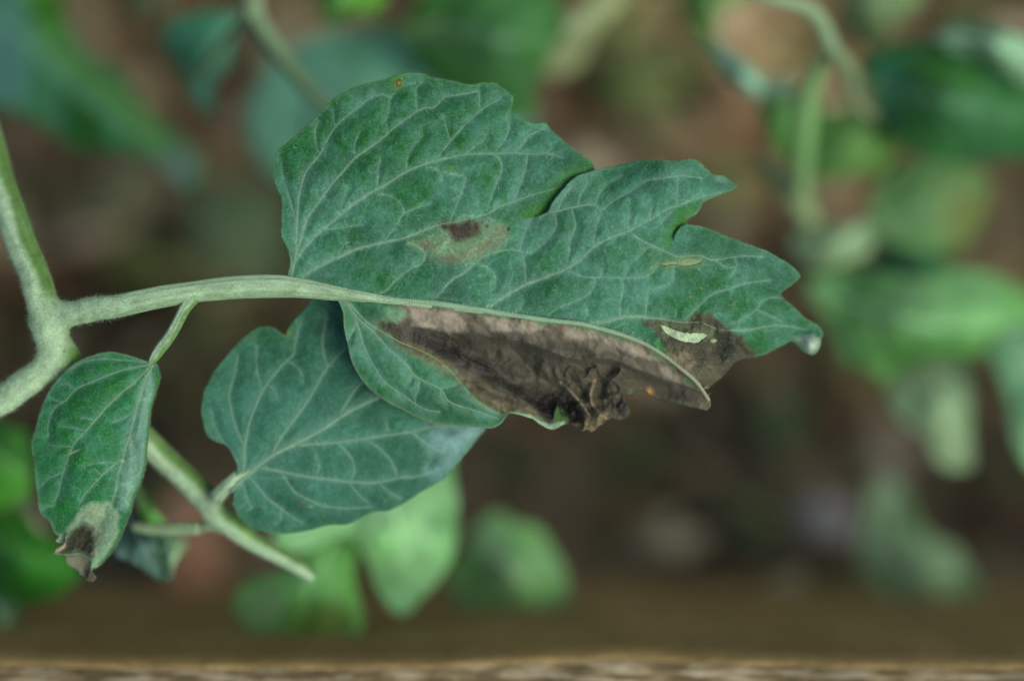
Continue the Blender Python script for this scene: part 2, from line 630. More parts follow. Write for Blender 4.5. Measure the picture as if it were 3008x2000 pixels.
def build_soil():
    n = 420
    g = np.linspace(-0.42, 0.42, n)
    X, Y = np.meshgrid(g, g)
    Z = soil_height(X, Y)
    V = np.stack([X, Y, Z], -1).reshape(-1, 3)
    idx = np.arange(n * n).reshape(n, n)
    F = np.stack([idx[:-1, :-1], idx[:-1, 1:], idx[1:, 1:], idx[1:, :-1]], -1).reshape(-1, 4)
    # far skirt out to a few metres
    k = len(V)
    ring = [idx[0, 0], idx[0, -1], idx[-1, -1], idx[-1, 0]]
    sk = np.array([[-6, -6, 0.0], [6, -6, 0.0], [6, 6, 0.0], [-6, 6, 0.0]])
    F = F.tolist()
    edges = [idx[0, :], idx[:, -1], idx[-1, ::-1], idx[::-1, 0]]
    for e in range(4):
        F.append([k + e, k + (e + 1) % 4] + edges[e][::-1].tolist())
    V = np.vstack([V, sk])
    px = V[:, 0] / U
    py = V[:, 1] / U
    a = np.clip(0.42 + 0.6 * fbm(px, py, 900, 51, 3) + 0.25 * fbm(px, py, 160, 55, 4), 0, 1)
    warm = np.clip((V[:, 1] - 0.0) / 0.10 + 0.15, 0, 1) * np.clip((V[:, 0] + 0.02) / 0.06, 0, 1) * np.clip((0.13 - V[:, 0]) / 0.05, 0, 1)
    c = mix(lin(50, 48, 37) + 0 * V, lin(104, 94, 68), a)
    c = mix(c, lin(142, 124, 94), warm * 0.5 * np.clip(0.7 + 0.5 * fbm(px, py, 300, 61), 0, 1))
    for (qx, qy, r, k) in ((60, 760, 330, 0.9), (330, 800, 230, 0.8), (300, 330, 260, 0.5), (1650, 1500, 350, 0.35), (2080, 1700, 260, 0.9), (2330, 760, 200, 0.7), (2900, 1450, 280, 0.6), (2700, 60, 250, 0.7), (480, 60, 200, 0.8)):  # dark soil patches; the left ones paint in the shade of the shoot
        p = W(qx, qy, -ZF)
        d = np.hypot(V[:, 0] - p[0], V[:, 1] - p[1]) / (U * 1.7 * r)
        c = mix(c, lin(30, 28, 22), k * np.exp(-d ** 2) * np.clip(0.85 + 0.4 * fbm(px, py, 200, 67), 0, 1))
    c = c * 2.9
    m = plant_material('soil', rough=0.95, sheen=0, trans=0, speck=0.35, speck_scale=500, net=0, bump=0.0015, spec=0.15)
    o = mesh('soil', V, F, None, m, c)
    o['kind'] = 'structure'
    return m

def blob(name, px, py, z, rx, ry, rz, rot, colour, mat, label, cat, seed, rough=0.25, group=None):
    """a stone or clod: an uneven rounded lump"""
    nu, nv = 18, 12
    u = np.linspace(0, 2 * np.pi, nu, endpoint=False)
    v = np.linspace(0, np.pi, nv)
    Uu, Vv = np.meshgrid(u, v)
    x, y, zz = np.sin(Vv) * np.cos(Uu), np.sin(Vv) * np.sin(Uu), np.cos(Vv)
    r = 1 + rough * fbm(x * 40 + 100 + zz * 20, y * 40 + 100 - zz * 33, 40, seed, 4)
    P = np.stack([x * r * rx, y * r * ry, zz * r * rz], -1).reshape(-1, 3)
    cr, sr = math.cos(rot), math.sin(rot)
    P = np.stack([P[:, 0] * cr - P[:, 1] * sr, P[:, 0] * sr + P[:, 1] * cr, P[:, 2]], -1)
    ctr = W(px, py, z)
    ctr[2] = soil_height(ctr[0], ctr[1]) + rz * 0.6
    # keep it under its pixel at the height it really rests at
    k = U * (D - (ctr[2] - ZF)) / D
    ctr[0], ctr[1] = (px - 1504) * k, -(py - 1000) * k
    idx = np.arange(nu * nv).reshape(nv, nu)
    F = np.stack([idx[:-1], np.roll(idx[:-1], -1, 1), np.roll(idx[1:], -1, 1), idx[1:]], -1).reshape(-1, 4)[:, ::-1]
    c = mix(np.tile(colour, (len(P), 1)), colour * 0.6, np.clip(0.5 + 0.6 * fbm(P[:, 0] / U, P[:, 1] / U, 60, seed + 3), 0, 1))
    o = mesh(name, P + ctr, F, None, mat, c, origin=ctr)
    return tag(o, label, cat, group)

M_SOIL = build_soil()
M_STONE = plant_material('stone', rough=0.8, sheen=0, trans=0, speck=0.2, speck_scale=700, net=0, bump=0.0004, spec=0.3)

def build_clods():
    """crumbs of earth, too many to count"""
    rng = np.random.default_rng(5)
    ico = [(0, 0, 1), (0.9, 0, 0.3), (0.2, 0.9, 0.3), (-0.8, 0.5, 0.3), (-0.7, -0.6, 0.3), (0.3, -0.9, 0.3), (0, 0, -0.5)]
    fc = [(0, 1, 2), (0, 2, 3), (0, 3, 4), (0, 4, 5), (0, 5, 1), (6, 2, 1), (6, 3, 2), (6, 4, 3), (6, 5, 4), (6, 1, 5)]
    n = 5000
    x, y = rng.uniform(-0.25, 0.25, n), rng.uniform(-0.18, 0.20, n)
    r = 0.0015 + 0.005 * rng.random(n) ** 4
    z = soil_height(x, y) + r * 0.3
    B = np.array(ico)[None] * r[:, None, None] * (1 + 0.3 * rng.normal(size=(n, 7, 3)))
    V = (B + np.stack([x, y, z], -1)[:, None, :]).reshape(-1, 3)
    F = (np.array(fc)[None] + (np.arange(n) * 7)[:, None, None]).reshape(-1, 3)
    c = np.repeat(mix(np.tile(lin(90, 78, 58), (n, 1)), lin(150, 130, 98), rng.random(n) ** 2), 7, 0)
    o = mesh('earth_crumbs', V, F, None, M_SOIL, c)
    o['kind'] = 'stuff'
    tag(o, 'loose crumbs of brown earth strewn over the blurred soil', 'earth')
build_clods()

def build_debris():
    """dry scraps of leaf and straw among the crumbs"""
    rng = np.random.default_rng(15)
    n = 420
    x, y = rng.uniform(-0.2, 0.2, n), rng.uniform(-0.11, 0.16, n)
    L = rng.uniform(0.003, 0.016, n)
    Wd = L * rng.uniform(0.12, 0.6, n)
    a = rng.uniform(0, math.pi, n)
    z = soil_height(x, y) + 0.004 + 0.003 * rng.random(n)
    base = np.array([(-1, 0, 0), (-0.5, 0.8, 0.2), (0.3, 1, 0.25), (1, 0.1, 0), (0.4, -0.9, 0.2), (-0.5, -0.7, 0.25), (0, 0, 0.5), (0, 0, -0.1)])
    B = base[None] + 0.2 * rng.normal(size=(n, 8, 3))
    B = B * np.stack([L, Wd, 0.3 * Wd], -1)[:, None, :]
    ca, sa = np.cos(a)[:, None], np.sin(a)[:, None]
    V = np.stack([B[..., 0] * ca - B[..., 1] * sa + x[:, None], B[..., 0] * sa + B[..., 1] * ca + y[:, None], B[..., 2] + z[:, None]], -1).reshape(-1, 3)
    fc = []
    for k in range(6):
        fc += [(k, (k + 1) % 6, 6), ((k + 1) % 6, k, 7)]
    F = (np.array(fc)[None] + (np.arange(n) * 8)[:, None, None]).reshape(-1, 3)
    pal = np.array([lin(110, 98, 72), lin(92, 104, 62), lin(128, 122, 96), lin(70, 86, 48), lin(84, 66, 48), lin(140, 132, 110)])
    c = np.repeat(pal[rng.integers(0, 6, n)], 8, 0) * 2.3
    o = mesh('plant_debris', V, F, None, M_SOIL, c)
    o['kind'] = 'stuff'
    tag(o, 'scattered dry scraps of leaf and straw on the blurred soil', 'plant debris')
build_debris()

# ==================================================================== wooden board along the bottom of the picture
def build_board():
    m = bpy.data.materials.new('weathered_wood')
    m.use_nodes = True
    n, l = m.node_tree.nodes, m.node_tree.links
    p = n['Principled BSDF']
    tc = n.new('ShaderNodeTexCoord')
    mp = n.new('ShaderNodeMapping')
    mp.inputs['Scale'].default_value = (130, 900, 260)
    l.new(tc.outputs['Object'], mp.inputs['Vector'])
    a = n.new('ShaderNodeTexNoise')
    a.inputs['Scale'].default_value = 1.0
    a.inputs['Detail'].default_value = 6
    a.inputs['Roughness'].default_value = 0.65
    a.inputs['Distortion'].default_value = 0.1
    l.new(mp.outputs[0], a.inputs['Vector'])
    r = n.new('ShaderNodeValToRGB')
    e = r.color_ramp.elements
    e[0].position, e[0].color = 0.40, (*lin(98, 90, 66), 1)
    e[1].position, e[1].color = 0.62, (*lin(186, 178, 150), 1)
    x = e.new(0.48)
    x.color = (*lin(132, 118, 82), 1)
    l.new(a.outputs['Fac'], r.inputs[0])
    b = n.new('ShaderNodeTexNoise')
    b.inputs['Scale'].default_value = 45
    b.inputs['Detail'].default_value = 3
    l.new(tc.outputs['Object'], b.inputs['Vector'])
    geo = n.new('ShaderNodeAttribute')
    geo.attribute_name = 'pigment'
    mx = n.new('ShaderNodeMix')
    mx.data_type = 'RGBA'
    mx.blend_type = 'MULTIPLY'
    mx.inputs[0].default_value = 1
    l.new(r.outputs[0], mx.inputs[6])
    l.new(geo.outputs['Color'], mx.inputs[7])
    l.new(mx.outputs[2], p.inputs['Base Color'])
    p.inputs['Roughness'].default_value = 0.85
    p.inputs['Specular IOR Level'].default_value = 0.2
    bu = n.new('ShaderNodeBump')
    bu.inputs['Distance'].default_value = 0.0008
    l.new(a.outputs['Fac'], bu.inputs['Height'])
    l.new(bu.outputs[0], p.inputs['Normal'])
    # cross-section of an upright plank: inner face, top edge, outer face
    xs = np.linspace(-0.55, 0.55, 900)
    zt = -0.019 + ZF
    edge = -(1950 - 1000) * U * (D + 0.019) / D
    prof = []
    # (offset outwards from inner edge, height)
    for q in np.linspace(0, 1, 26):
        prof.append((0.0006 * math.sin(q * 9), -0.06 + q * (zt - 0.001 + 0.06), 0))
    prof += [(-0.0007, zt - 0.00030, 0), (-0.0008, zt - 0.00024, 1), (-0.0022, zt, 1)]
    for q in np.linspace(0, 1, 40)[1:]:
        prof.append((-0.0022 - q * 0.036, zt, 1))
    prof += [(-0.0400, zt - 0.0015, 1), (-0.0401, zt - 0.0016, 0), (-0.0405, -0.06, 0)]
    V, c = [], []
    px = xs / U
    for o_, h_, top in prof:
        y = edge + o_ + 0.0004 * fbm(px, px * 0 + 3, 400, 71, 3) + 0.0012 * np.exp(-((xs - 0.012) / 0.02) ** 2) * 1.0
        if top:
            g = 0.0002 * fbm(px * 0.25, px * 0 + o_ * 60000, 26, 77, 4, 0.6)
            z = h_ + g
        else:
            z = np.full(len(xs), h_)
        V.append(np.stack([xs, y, z], -1))
        st = fbm(px * 0.3, px * 0 + o_ * 40000 + h_ * 3000, 60, 81, 4)
        cc = np.ones((len(xs), 3)) * (1.0 if top else 0.85)
        cc = cc * (1 + 0.45 * st)[:, None]
        if not top:
            cc = (cc * 0.4 + 0.6 * 0.85) * np.array([1.5, 1.38, 1.05]) * lin(138, 126, 94)
        c.append(np.clip(cc * (0.68 if top else 1), 0, 3))
    n_, k = len(prof), len(xs)
    idx = np.arange(n_ * k).reshape(n_, k)
    F = np.stack([idx[:-1, :-1], idx[:-1, 1:], idx[1:, 1:], idx[1:, :-1]], -1).reshape(-1, 4)[:, ::-1].tolist()
    F.append(idx[:, 0].tolist())
    F.append(idx[::-1, -1].tolist())
    F.append([idx[0, 0], idx[-1, 0], idx[-1, -1], idx[0, -1]])
    o = mesh('wooden_board', np.vstack(V), F, None, m, np.vstack(c), origin=(0, edge - 0.02, -0.06))
    me = o.data
    me.materials.append(plant_material('wood_side', rough=0.9, sheen=0, trans=0, speck=0.25, speck_scale=350, net=0, bump=0.0004, spec=0.15))
    tops = [q[2] for q in prof]
    for p in me.polygons:
        rows = [v // k for v in p.vertices]
        if not any(tops[r] for r in rows):
            p.material_index = 1
    tag(o, 'weathered brown plank standing on edge along the bottom of the picture', 'board')
build_board()

# ==================================================================== plants out of focus
FARK = 1.9
def far_leaf(parent, outline, ctrl, green, teal, seed, midrib=None, nv=4, bloom=0.5, h=9.0, extra=None, name='leaf', label=None, trans=None, mw=9, felt=0.4):
    P = np.array([p[:2] for p in outline], float)
    veins = []
    if midrib:
        mid = smooth(midrib, 20)
        veins.append((midrib, mw, mw * 0.35))
        L = np.hypot(*(mid[-1] - mid[0]))
        for i in range(1, nv + 1):
            t = i / (nv + 1.0)
            k = int(t * (len(mid) - 1) * 0.9)
            d = mid[min(k + 2, len(mid) - 1)] - mid[max(k - 2, 0)]
            d = d / (np.hypot(*d) + 1e-9)
            for sgn in (-1, 1):
                nr = np.array([-d[1], d[0]]) * sgn
                q = [mid[k]]
                p_ = mid[k].copy()
                for st in range(14):
                    p_ = p_ + (nr * (0.85 - 0.03 * st) + d * (0.6 + 0.06 * st)) * 0.05 * L
                    if not inside(P, np.array([p_[0]]), np.array([p_[1]]))[0]:
                        break
                    q.append(p_.copy())
                if len(q) > 2:
                    veins.append(([tuple(a) for a in q], mw * 0.45, mw * 0.2))
    green, teal = np.clip(green * FARK, 0, 0.8), np.clip(teal * FARK, 0, 0.8)
    b = Blade(outline, tps(ctrl), veins, pucker=1.6, ridge=0.2, jag=4, seed=seed, h=h, pw=50)
    o = b.build(name, parent, M_FAR, leaf_colour(seed, bloom, green, teal, teal * 1.15 + 0.03, extra, felt), 0.0004, label)
    if midrib:
        b.vein_parts(o, lambda t, a: np.broadcast_to(teal * 1.15 + 0.03, t.shape + (3,)), minw=mw * 0.9)
    return b

def far_stem(parent, pts, c1, name='stem', nseg=12, groove=0.12):
    c1 = np.clip(c1 * np.array([0.95, 1.08, 0.84]), 0, 0.7)
    pts = [(p[0], p[1], p[2], p[3] * 1.12) for p in pts]
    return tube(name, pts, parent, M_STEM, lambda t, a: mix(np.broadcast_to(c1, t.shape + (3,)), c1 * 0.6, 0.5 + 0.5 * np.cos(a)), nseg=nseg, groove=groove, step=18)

def flat(z, *pts):
    """control heights: z everywhere plus a few (x, y, z)"""
    return list(pts)

def box_ctrl(outline, z, tilt=(0, 0), droop=0.0, seed=0):
    z = float(dz(z))
    P = np.array([p[:2] for p in outline], float)
    c = P.mean(0)
    R = np.abs(P - c).max()
    out = [(c[0], c[1], z + droop)]
    for p in P[:: max(1, len(P) // 9)]:
        q = (p - c) / R
        out.append((p[0], p[1], z + tilt[0] * q[0] + tilt[1] * q[1] - droop * (q @ q)))
    return out

def box_ctrl_raw(outline, z, tilt, droop):
    P = np.array([p[:2] for p in outline], float)
    c = P.mean(0)
    R = np.abs(P - c).max()
    return [(c[0], c[1], z + droop)] + [(p[0], p[1], z - droop * (((p - c) / R) @ ((p - c) / R))) for p in P]

def ground_at(px, py):
    z = -ZF
    for _ in range(3):
        p = W(px, py, z)
        z = float(soil_height(p[0], p[1])) - ZF
    return z * 1e3

def base_of(px, py):
    z = ground_at(px, py)
    return W(px, py, z * 1e-3)

FG = 'blurred tomato plants growing in the bed'
# --- top left: one big leaf reaching in from the corner
o1 = B1([(-300, -250), (100, -300), (330, -150), (410, 0), (440, 150), (560, 340), (750, 460), (880, 560), (970, 680), (1060, 840), (1180, 950), (1330, 1070), (1395, 1170), (1340, 1260), (1240, 1290), (1150, 1205),
         (1050, 1130), (900, 1090), (650, 1070), (480, 1050), (330, 950), (200, 860), (60, 790), (-100, 740), (-300, 600)])
pa = thing('tomato_plant', 'blurred plant at the top left with one long leaf pointing down to the right', 'plant', base_of(-260, -160), FG)
def ex_a1(c, X, Y, v, h, p):
    d, t, sd = near(smooth(B1([(250, -100), (330, 200), (480, 420), (680, 570), (900, 760), (1100, 1000)]), 12), X, Y, 400)
    c = bump_rgb(c, lin(98, 156, 78), np.exp(-(d / 38) ** 2) * 0.85)
    c = bump_rgb(c, lin(60, 120, 30), pmask(B1([(180, -80), (420, -80), (440, 150), (330, 230), (230, 120)]), X, Y, 25))
    c = bump_rgb(c, lin(38, 96, 30), pmask(B1([(520, 700), (700, 740), (720, 1000), (600, 1060), (500, 960)]), X, Y, 30))
    c = bump_rgb(c, lin(112, 138, 128), pmask(B1([(1180, 1040), (1300, 1060), (1390, 1180), (1240, 1290), (1100, 1180)]), X, Y, 25))
    c = bump_rgb(c, lin(92, 140, 138), pmask(B1([(-200, 0), (100, 0), (190, 200), (180, 620), (60, 760), (-200, 600)]), X, Y, 40) * 0.7)
    return c
far_leaf(pa, o1, box_ctrl(o1, -125, (-5, 4), 6), lin(38, 92, 40), lin(58, 112, 80), 101, B1([(-250, -60), (200, 300), (600, 680), (1000, 960), (1330, 1200)]), 5, 0.4, extra=ex_a1)
far_stem(pa, [(-260, -160, ground_at(-260, -160) - 6, 30), (-240, -120, -200, 28), (-200, -90, -130, 24), (-110, -30, -105, 14)], lin(130, 150, 120))

# --- top middle: pale stem with leaves
pb = thing('tomato_plant', 'blurred plant at the top centre, pale forked stem with teal and green leaves', 'plant', base_of(760, -190), FG)
far_stem(pb, [(760, -190, ground_at(760, -190) - 6, 40), (740, -150, -180, 38), (728, -80, -100, 34), (738, 0, -68, 31), (748, 60, -62, 31)], lin(150, 170, 140))
far_stem(pb, [(748, 50, -62, 28), (800, 130, -64, 27), (860, 205, -68, 25), (930, 290, -76, 19), (1040, 400, -84, 10)], lin(122, 150, 122), 'leaf_stalk')
far_stem(pb, [(735, 40, -64, 14), (680, 95, -70, 15), (620, 170, -80, 13), (570, 240, -88, 9)], lin(96, 136, 100), 'leaf_stalk')
o2 = B1([(1090, 270), (1190, 160), (1400, 105), (1600, 115), (1700, 90), (1660, 220), (1560, 420), (1470, 560), (1470, 760), (1400, 790), (1290, 640), (1180, 450), (1120, 350)])
far_leaf(pb, o2, box_ctrl(o2, -98, (3, -3), 4), lin(38, 104, 62), lin(78, 132, 108), 111, B1([(1680, 130), (1500, 330), (1400, 520), (1420, 760)]), 3, 0.45)
o3 = [(790, 200), (870, 130), (960, 90), (1080, 75), (1200, 110), (1350, 180), (1500, 260), (1570, 340), (1500, 450), (1300, 520), (1000, 560), (850, 545), (760, 480), (725, 400), (722, 290)]
far_leaf(pb, o3, box_ctrl(o3, -135, (4, 3), 6), lin(58, 116, 80), lin(92, 142, 118), 121, [(850, 190), (950, 300), (1100, 400), (1300, 480)], 4, 0.75)
o4 = [(1180, 80), (1290, -40), (1450, -90), (1600, -60), (1655, 50), (1630, 140), (1580, 250), (1545, 340), (1450, 330), (1350, 270), (1240, 200)]
far_leaf(pb, o4, box_ctrl(o4, -112, (2, -6), 6), lin(38, 86, 32), lin(54, 96, 52), 131, [(1200, 120), (1350, 90), (1500, 120), (1600, 100)], 3, 0.35)
o5 = [(1585, 110), (1690, 20), (1790, -60), (1830, -10), (1770, 80), (1710, 190), (1630, 225), (1570, 190)]
far_leaf(pb, o5, box_ctrl(o5, -135, (-3, -6), 4), lin(102, 116, 78), lin(128, 140, 104), 141, [(1590, 200), (1680, 90), (1790, -20)], 2, 0.5, label='faded olive leaf')
o6 = [(900, -120), (1080, -120), (1130, -20), (1060, 40), (1000, 80), (955, 60), (920, 0)]
far_leaf(pb, o6, box_ctrl(o6, -100, (0, 0), 4), lin(66, 122, 30), lin(84, 140, 60), 151, [(1080, -100), (1000, 0), (975, 60)], 2, 0.3, label='bright yellow-green leaf')
far_stem(pb, [(1120, 60, -118, 8), (1180, 90, -112, 8), (1300, 60, -110, 8)], lin(110, 140, 90), 'leaf_stalk')
far_stem(pb, [(728, -80, -100, 14), (820, -60, -110, 12), (960, -20, -112, 10), (1120, 60, -118, 8)], lin(110, 140, 90), 'side_stem')

# --- right: the large blurred plant
pc = thing('tomato_plant', 'large blurred plant filling the right side, pale forked stem and broad dark leaves', 'plant', base_of(2476, 792), FG)
PS = lin(128, 152, 124)
far_stem(pc, B3([(300, -160, -60, 42), (560, -30, -62, 44), (800, 40, -66, 46), (900, 120, -70, 50), (970, 260, -74, 46), (1000, 340, -76, 40)]) if False else
         [(2130, -70, -60, 18), (2250, -12, -62, 20), (2360, 20, -66, 22), (2405, 60, -70, 25), (2433, 116, -74, 24), (2447, 152, -76, 20)], lin(140, 164, 138))
far_stem(pc, [(2447, 145, -76, 22), (2485, 195, -80, 24), (2500, 240, -86, 22), (2510, 300, -96, 16), (2560, 340, -104, 10)], lin(122, 142, 112), 'leaf_stalk')
far_stem(pc, [(2445, 140, -78, 18), (2405, 200, -86, 22), (2372, 290, -92, 28), (2362, 400, -98, 30), (2352, 500, -106, 28), (2352, 560, -114, 22)], lin(124, 170, 118))
far_stem(pc, [(2245, 480, -128, 30), (2310, 550, -118, 32), (2360, 630, -118, 28), (2410, 700, -122, 26), (2440, 760, -130, 30), (2465, 785, -190, 22), (2476, 792, ground_at(2476, 792) - 6, 24)], lin(132, 150, 118))
far_stem(pc, [(2352, 540, -114, 20), (2372, 610, -118, 20), (2400, 680, -122, 22)], lin(110, 146, 104))
o = B3([(1200, 420), (1400, 300), (1600, 280), (1800, 295), (2000, 360), (2258, 540), (2520, 780), (2480, 950), (2200, 1040), (1900, 1070), (1600, 1060), (1440, 960), (1370, 800), (1240, 660), (1170, 520)])
def ex_c1(c, X, Y, v, h, p):
    c = bump_rgb(c, lin(62, 122, 50), pmask(B3([(1500, 380), (1800, 330), (2000, 450), (1950, 560), (1650, 560)]), X, Y, 40) * 0.8)
    c = bump_rgb(c, lin(52, 118, 92), pmask(B3([(1200, 420), (1400, 390), (1500, 480), (1420, 800), (1300, 720), (1180, 520)]), X, Y, 30) * 0.8)
    return c
far_leaf(pc, o, box_ctrl(o, -110, (3, -3), 7), lin(28, 76, 26), lin(42, 90, 50), 201, B3([(1180, 560), (1500, 620), (1900, 700), (2400, 800)]), 5, 0.3, extra=ex_c1)
o = B3([(1680, 210), (1850, 140), (2050, 150), (2300, 220), (2520, 400), (2450, 600), (2220, 530), (2050, 400), (1850, 340), (1740, 290)])
far_leaf(pc, o, box_ctrl(o, -96, (2, -3), 5), lin(76, 124, 80), lin(112, 150, 118), 211, B3([(1700, 240), (2000, 260), (2400, 450)]), 3, 0.7, label='pale leaf showing its lighter side')
o = B3([(870, 660), (1000, 720), (1200, 690), (1370, 780), (1430, 940), (1330, 1080), (1120, 1120), (960, 1170), (870, 1120)])
far_leaf(pc, o, box_ctrl(o, -124, (1, 2), 2), lin(54, 96, 34), lin(76, 114, 54), 221, B3([(1300, 760), (1150, 900), (980, 1120)]), 3, 0.4, label='yellow-green leaf between stem and dark leaf')
o = B3([(540, 640), (700, 570), (760, 640), (750, 850), (700, 1010), (600, 960), (530, 800)])
far_leaf(pc, o, box_ctrl(o, -116, (1, 0), 2), lin(54, 108, 28), lin(72, 122, 50), 231, B3([(740, 640), (640, 800), (660, 980)]), 2, 0.3)
o = B3([(170, 250), (290, 250), (420, 400), (550, 490), (720, 540), (700, 660), (540, 660), (380, 600), (260, 490), (200, 370)])
far_leaf(pc, o, box_ctrl(o, -98, (2, 0), 5), lin(84, 140, 104), lin(118, 160, 138), 241, B3([(720, 600), (450, 520), (230, 300)]), 2, 0.7)
o = B3([(20, -140), (300, -140), (460, -20), (330, 60), (260, 150), (270, 260), (190, 290), (90, 190), (20, 60)])
far_leaf(pc, o, box_ctrl(o, -125, (0, 0), 5), lin(78, 122, 46), lin(100, 140, 72), 251, B3([(380, -80), (180, 80), (200, 270)]), 2, 0.4)
o = B3([(1080, -140), (1400, -140), (1600, -60), (1520, 60), (1400, 130), (1330, 260), (1230, 350), (1130, 240), (1050, 100)])
far_leaf(pc, o, box_ctrl(o, -132, (0, 0), 5), lin(96, 128, 74), lin(116, 142, 98), 261, B3([(1350, -120), (1240, 80), (1200, 300)]), 2, 0.5)
o = [(2545, 640), (2590, 545), (2660, 500), (2760, 482), (2880, 505), (2910, 560), (2860, 650), (2820, 710), (2740, 740), (2660, 735), (2590, 700)]
def ex_c2(c, X, Y, v, h, p):
    c = bump_rgb(c, lin(108, 112, 44), pmask([(2780, 540), (2930, 540), (2900, 680), (2800, 760), (2760, 660)], X, Y, 50) * 0.7)
    return c
far_leaf(pc, o, box_ctrl(o, -128, (2, 2), 2), lin(66, 108, 54), lin(86, 124, 80), 271, [(2570, 690), (2680, 620), (2860, 540)], 3, 0.55, extra=ex_c2, label='pale leaf with a yellowing patch')
o = [(2560, 735), (2640, 715), (2740, 725), (2790, 780), (2730, 850), (2620, 840), (2550, 800)]
far_leaf(pc, o, box_ctrl(o, -140, (0, 0), 4), lin(36, 92, 40), lin(52, 104, 72), 281, [(2560, 770), (2670, 770), (2770, 790)], 2, 0.3)
o = [(2310, 720), (2350, 690), (2430, 665), (2520, 640), (2570, 665), (2550, 730), (2490, 780), (2440, 800), (2370, 795)]
far_leaf(pc, o, box_ctrl(o, -116, (0, 0), 4), lin(82, 116, 72), lin(112, 138, 104), 291, [(2540, 660), (2440, 730), (2350, 740)], 2, 0.7, label='small pale leaf at the fork of the stem')
o = B4([(600, 500), (800, 430), (1000, 420), (1300, 480), (1500, 440), (1800, 450), (2050, 600), (2200, 750), (2120, 900), (1850, 930), (1700, 990), (1500, 1010), (1300, 1090), (1150, 1180), (1000, 1090), (850, 1010), (770, 850), (690, 700), (590, 600)])
def ex_c3(c, X, Y, v, h, p):
    c = bump_rgb(c, lin(48, 112, 34), pmask(B4([(1000, 950), (1500, 850), (1850, 850), (1700, 1000), (1200, 1150)]), X, Y, 45) * 0.8)
    c = bump_rgb(c, lin(104, 142, 110), pmask(B4([(1150, 560), (1250, 520), (1900, 520), (1900, 640), (1400, 640), (1200, 720)]), X, Y, 40) * 0.6)
    return c
far_leaf(pc, o, box_ctrl(o, -118, (3, 3), 8), lin(76, 134, 60), lin(102, 152, 98), 301, B4([(620, 520), (1000, 680), (1500, 800), (2100, 800)]), 5, 0.5, extra=ex_c3)
o = [(2625, 1095), (2725, 1040), (2814, 1030), (2852, 1091), (2858, 1230), (2872, 1353), (2815, 1390), (2768, 1356), (2734, 1292), (2659, 1215), (2615, 1150)]
far_leaf(pc, o, box_ctrl(o, -120, (0, 4), 5), lin(92, 128, 84), lin(122, 150, 116), 311, [(2730, 1060), (2770, 1180), (2830, 1370)], 3, 0.8, label='pale drooping leaf under the broad leaf')
o = [(2915, 1024), (2970, 980), (3100, 960), (3220, 1100), (3200, 1380), (3060, 1390), (2985, 1320), (2948, 1200)]
far_leaf(pc, o, box_ctrl(o, -110, (0, 4), 5), lin(84, 146, 90), lin(128, 172, 132), 321, [(3060, 990), (3090, 1150), (3060, 1380)], 3, 0.7)
far_stem(pc, [(2460, 770, -150, 14), (2600, 860, -134, 12), (2760, 1000, -128, 12), (2830, 1050, -122, 10)], PS, 'leaf_stalk')
far_stem(pc, [(2830, 1040, -124, 10), (2930, 1020, -122, 9), (3060, 1000, -114, 9)], PS, 'leaf_stalk')
far_stem(pc, [(2440, 755, -135, 14), (2540, 735, -138, 11), (2620, 700, -134, 9)], PS, 'leaf_stalk')
far_stem(pc, [(2510, 290, -104, 12), (2620, 200, -118, 10), (2740, 110, -104, 7)], lin(90, 120, 84), 'leaf_stalk')
far_stem(pc, [(2362, 300, -92, 12), (2300, 280, -96, 12), (2200, 200, -98, 8)], PS, 'leaf_stalk')

# --- bottom centre: pale green leaves low above the soil
pd = thing('tomato_plant', 'blurred young plant below the second leaflet with three pale green leaves', 'plant', base_of(1120, 1420), FG)
o = B7([(420, 420), (500, 330), (560, 150), (800, -150), (1200, -330), (1560, -220), (1620, 50), (1615, 220), (1590, 360), (1540, 520), (1460, 680), (1380, 790), (1300, 865), (1220, 865), (1150, 800), (1095, 680), (1050, 560), (990, 450), (850, 400), (700, 430), (540, 500)])
far_leaf(pd, o, box_ctrl(o, -76, (-3, 3), 5), lin(100, 172, 92), lin(124, 188, 124), 401, B7([(1000, -200), (1150, 100), (1280, 500), (1270, 830)]), 4, 0.75, felt=0.15)
o = B7([(860, 370), (940, 500), (985, 650), (1000, 850), (950, 960), (800, 1000), (600, 970), (400, 1000), (240, 970), (170, 860), (230, 730), (400, 620), (550, 550), (640, 440), (750, 360)])
def ex_d(c, X, Y, v, h, p):
    c = bump_rgb(c, lin(160, 190, 142), pmask(B7([(250, 760), (450, 720), (500, 850), (350, 950), (240, 900)]), X, Y, 30) * 0.8)
    c = bump_rgb(c, lin(128, 148, 66), pmask(B7([(550, 880), (850, 800), (950, 900), (850, 1000), (600, 980)]), X, Y, 30) * 0.7)
    return c
far_leaf(pd, o, box_ctrl(o, -74, (3, 3), 4), lin(84, 146, 62), lin(110, 168, 100), 411, B7([(820, 400), (700, 620), (450, 800), (230, 900)]), 3, 0.5, extra=ex_d, felt=0.15)
o = B7([(1850, 230), (1950, 300), (2100, 320), (2200, 420), (2285, 600), (2315, 790), (2250, 890), (2100, 930), (1900, 900), (1700, 890), (1560, 810), (1540, 650), (1630, 450), (1720, 290)])
far_leaf(pd, o, box_ctrl(o, -116, (3, 3), 6), lin(104, 174, 78), lin(136, 196, 130), 421, B7([(1680, 400), (1900, 550), (2150, 800)]), 3, 0.55, felt=0.15)
far_stem(pd, [(1120, 1420, ground_at(1120, 1420) - 5, 16), (1110, 1400, -150, 15), (1090, 1370, -100, 13), (1080, 1340, -82, 9)], lin(120, 160, 110))
far_stem(pd, [(1112, 1405, -160, 10), (1060, 1500, -125, 9), (1000, 1570, -78, 8)], lin(120, 160, 110), 'leaf_stalk')
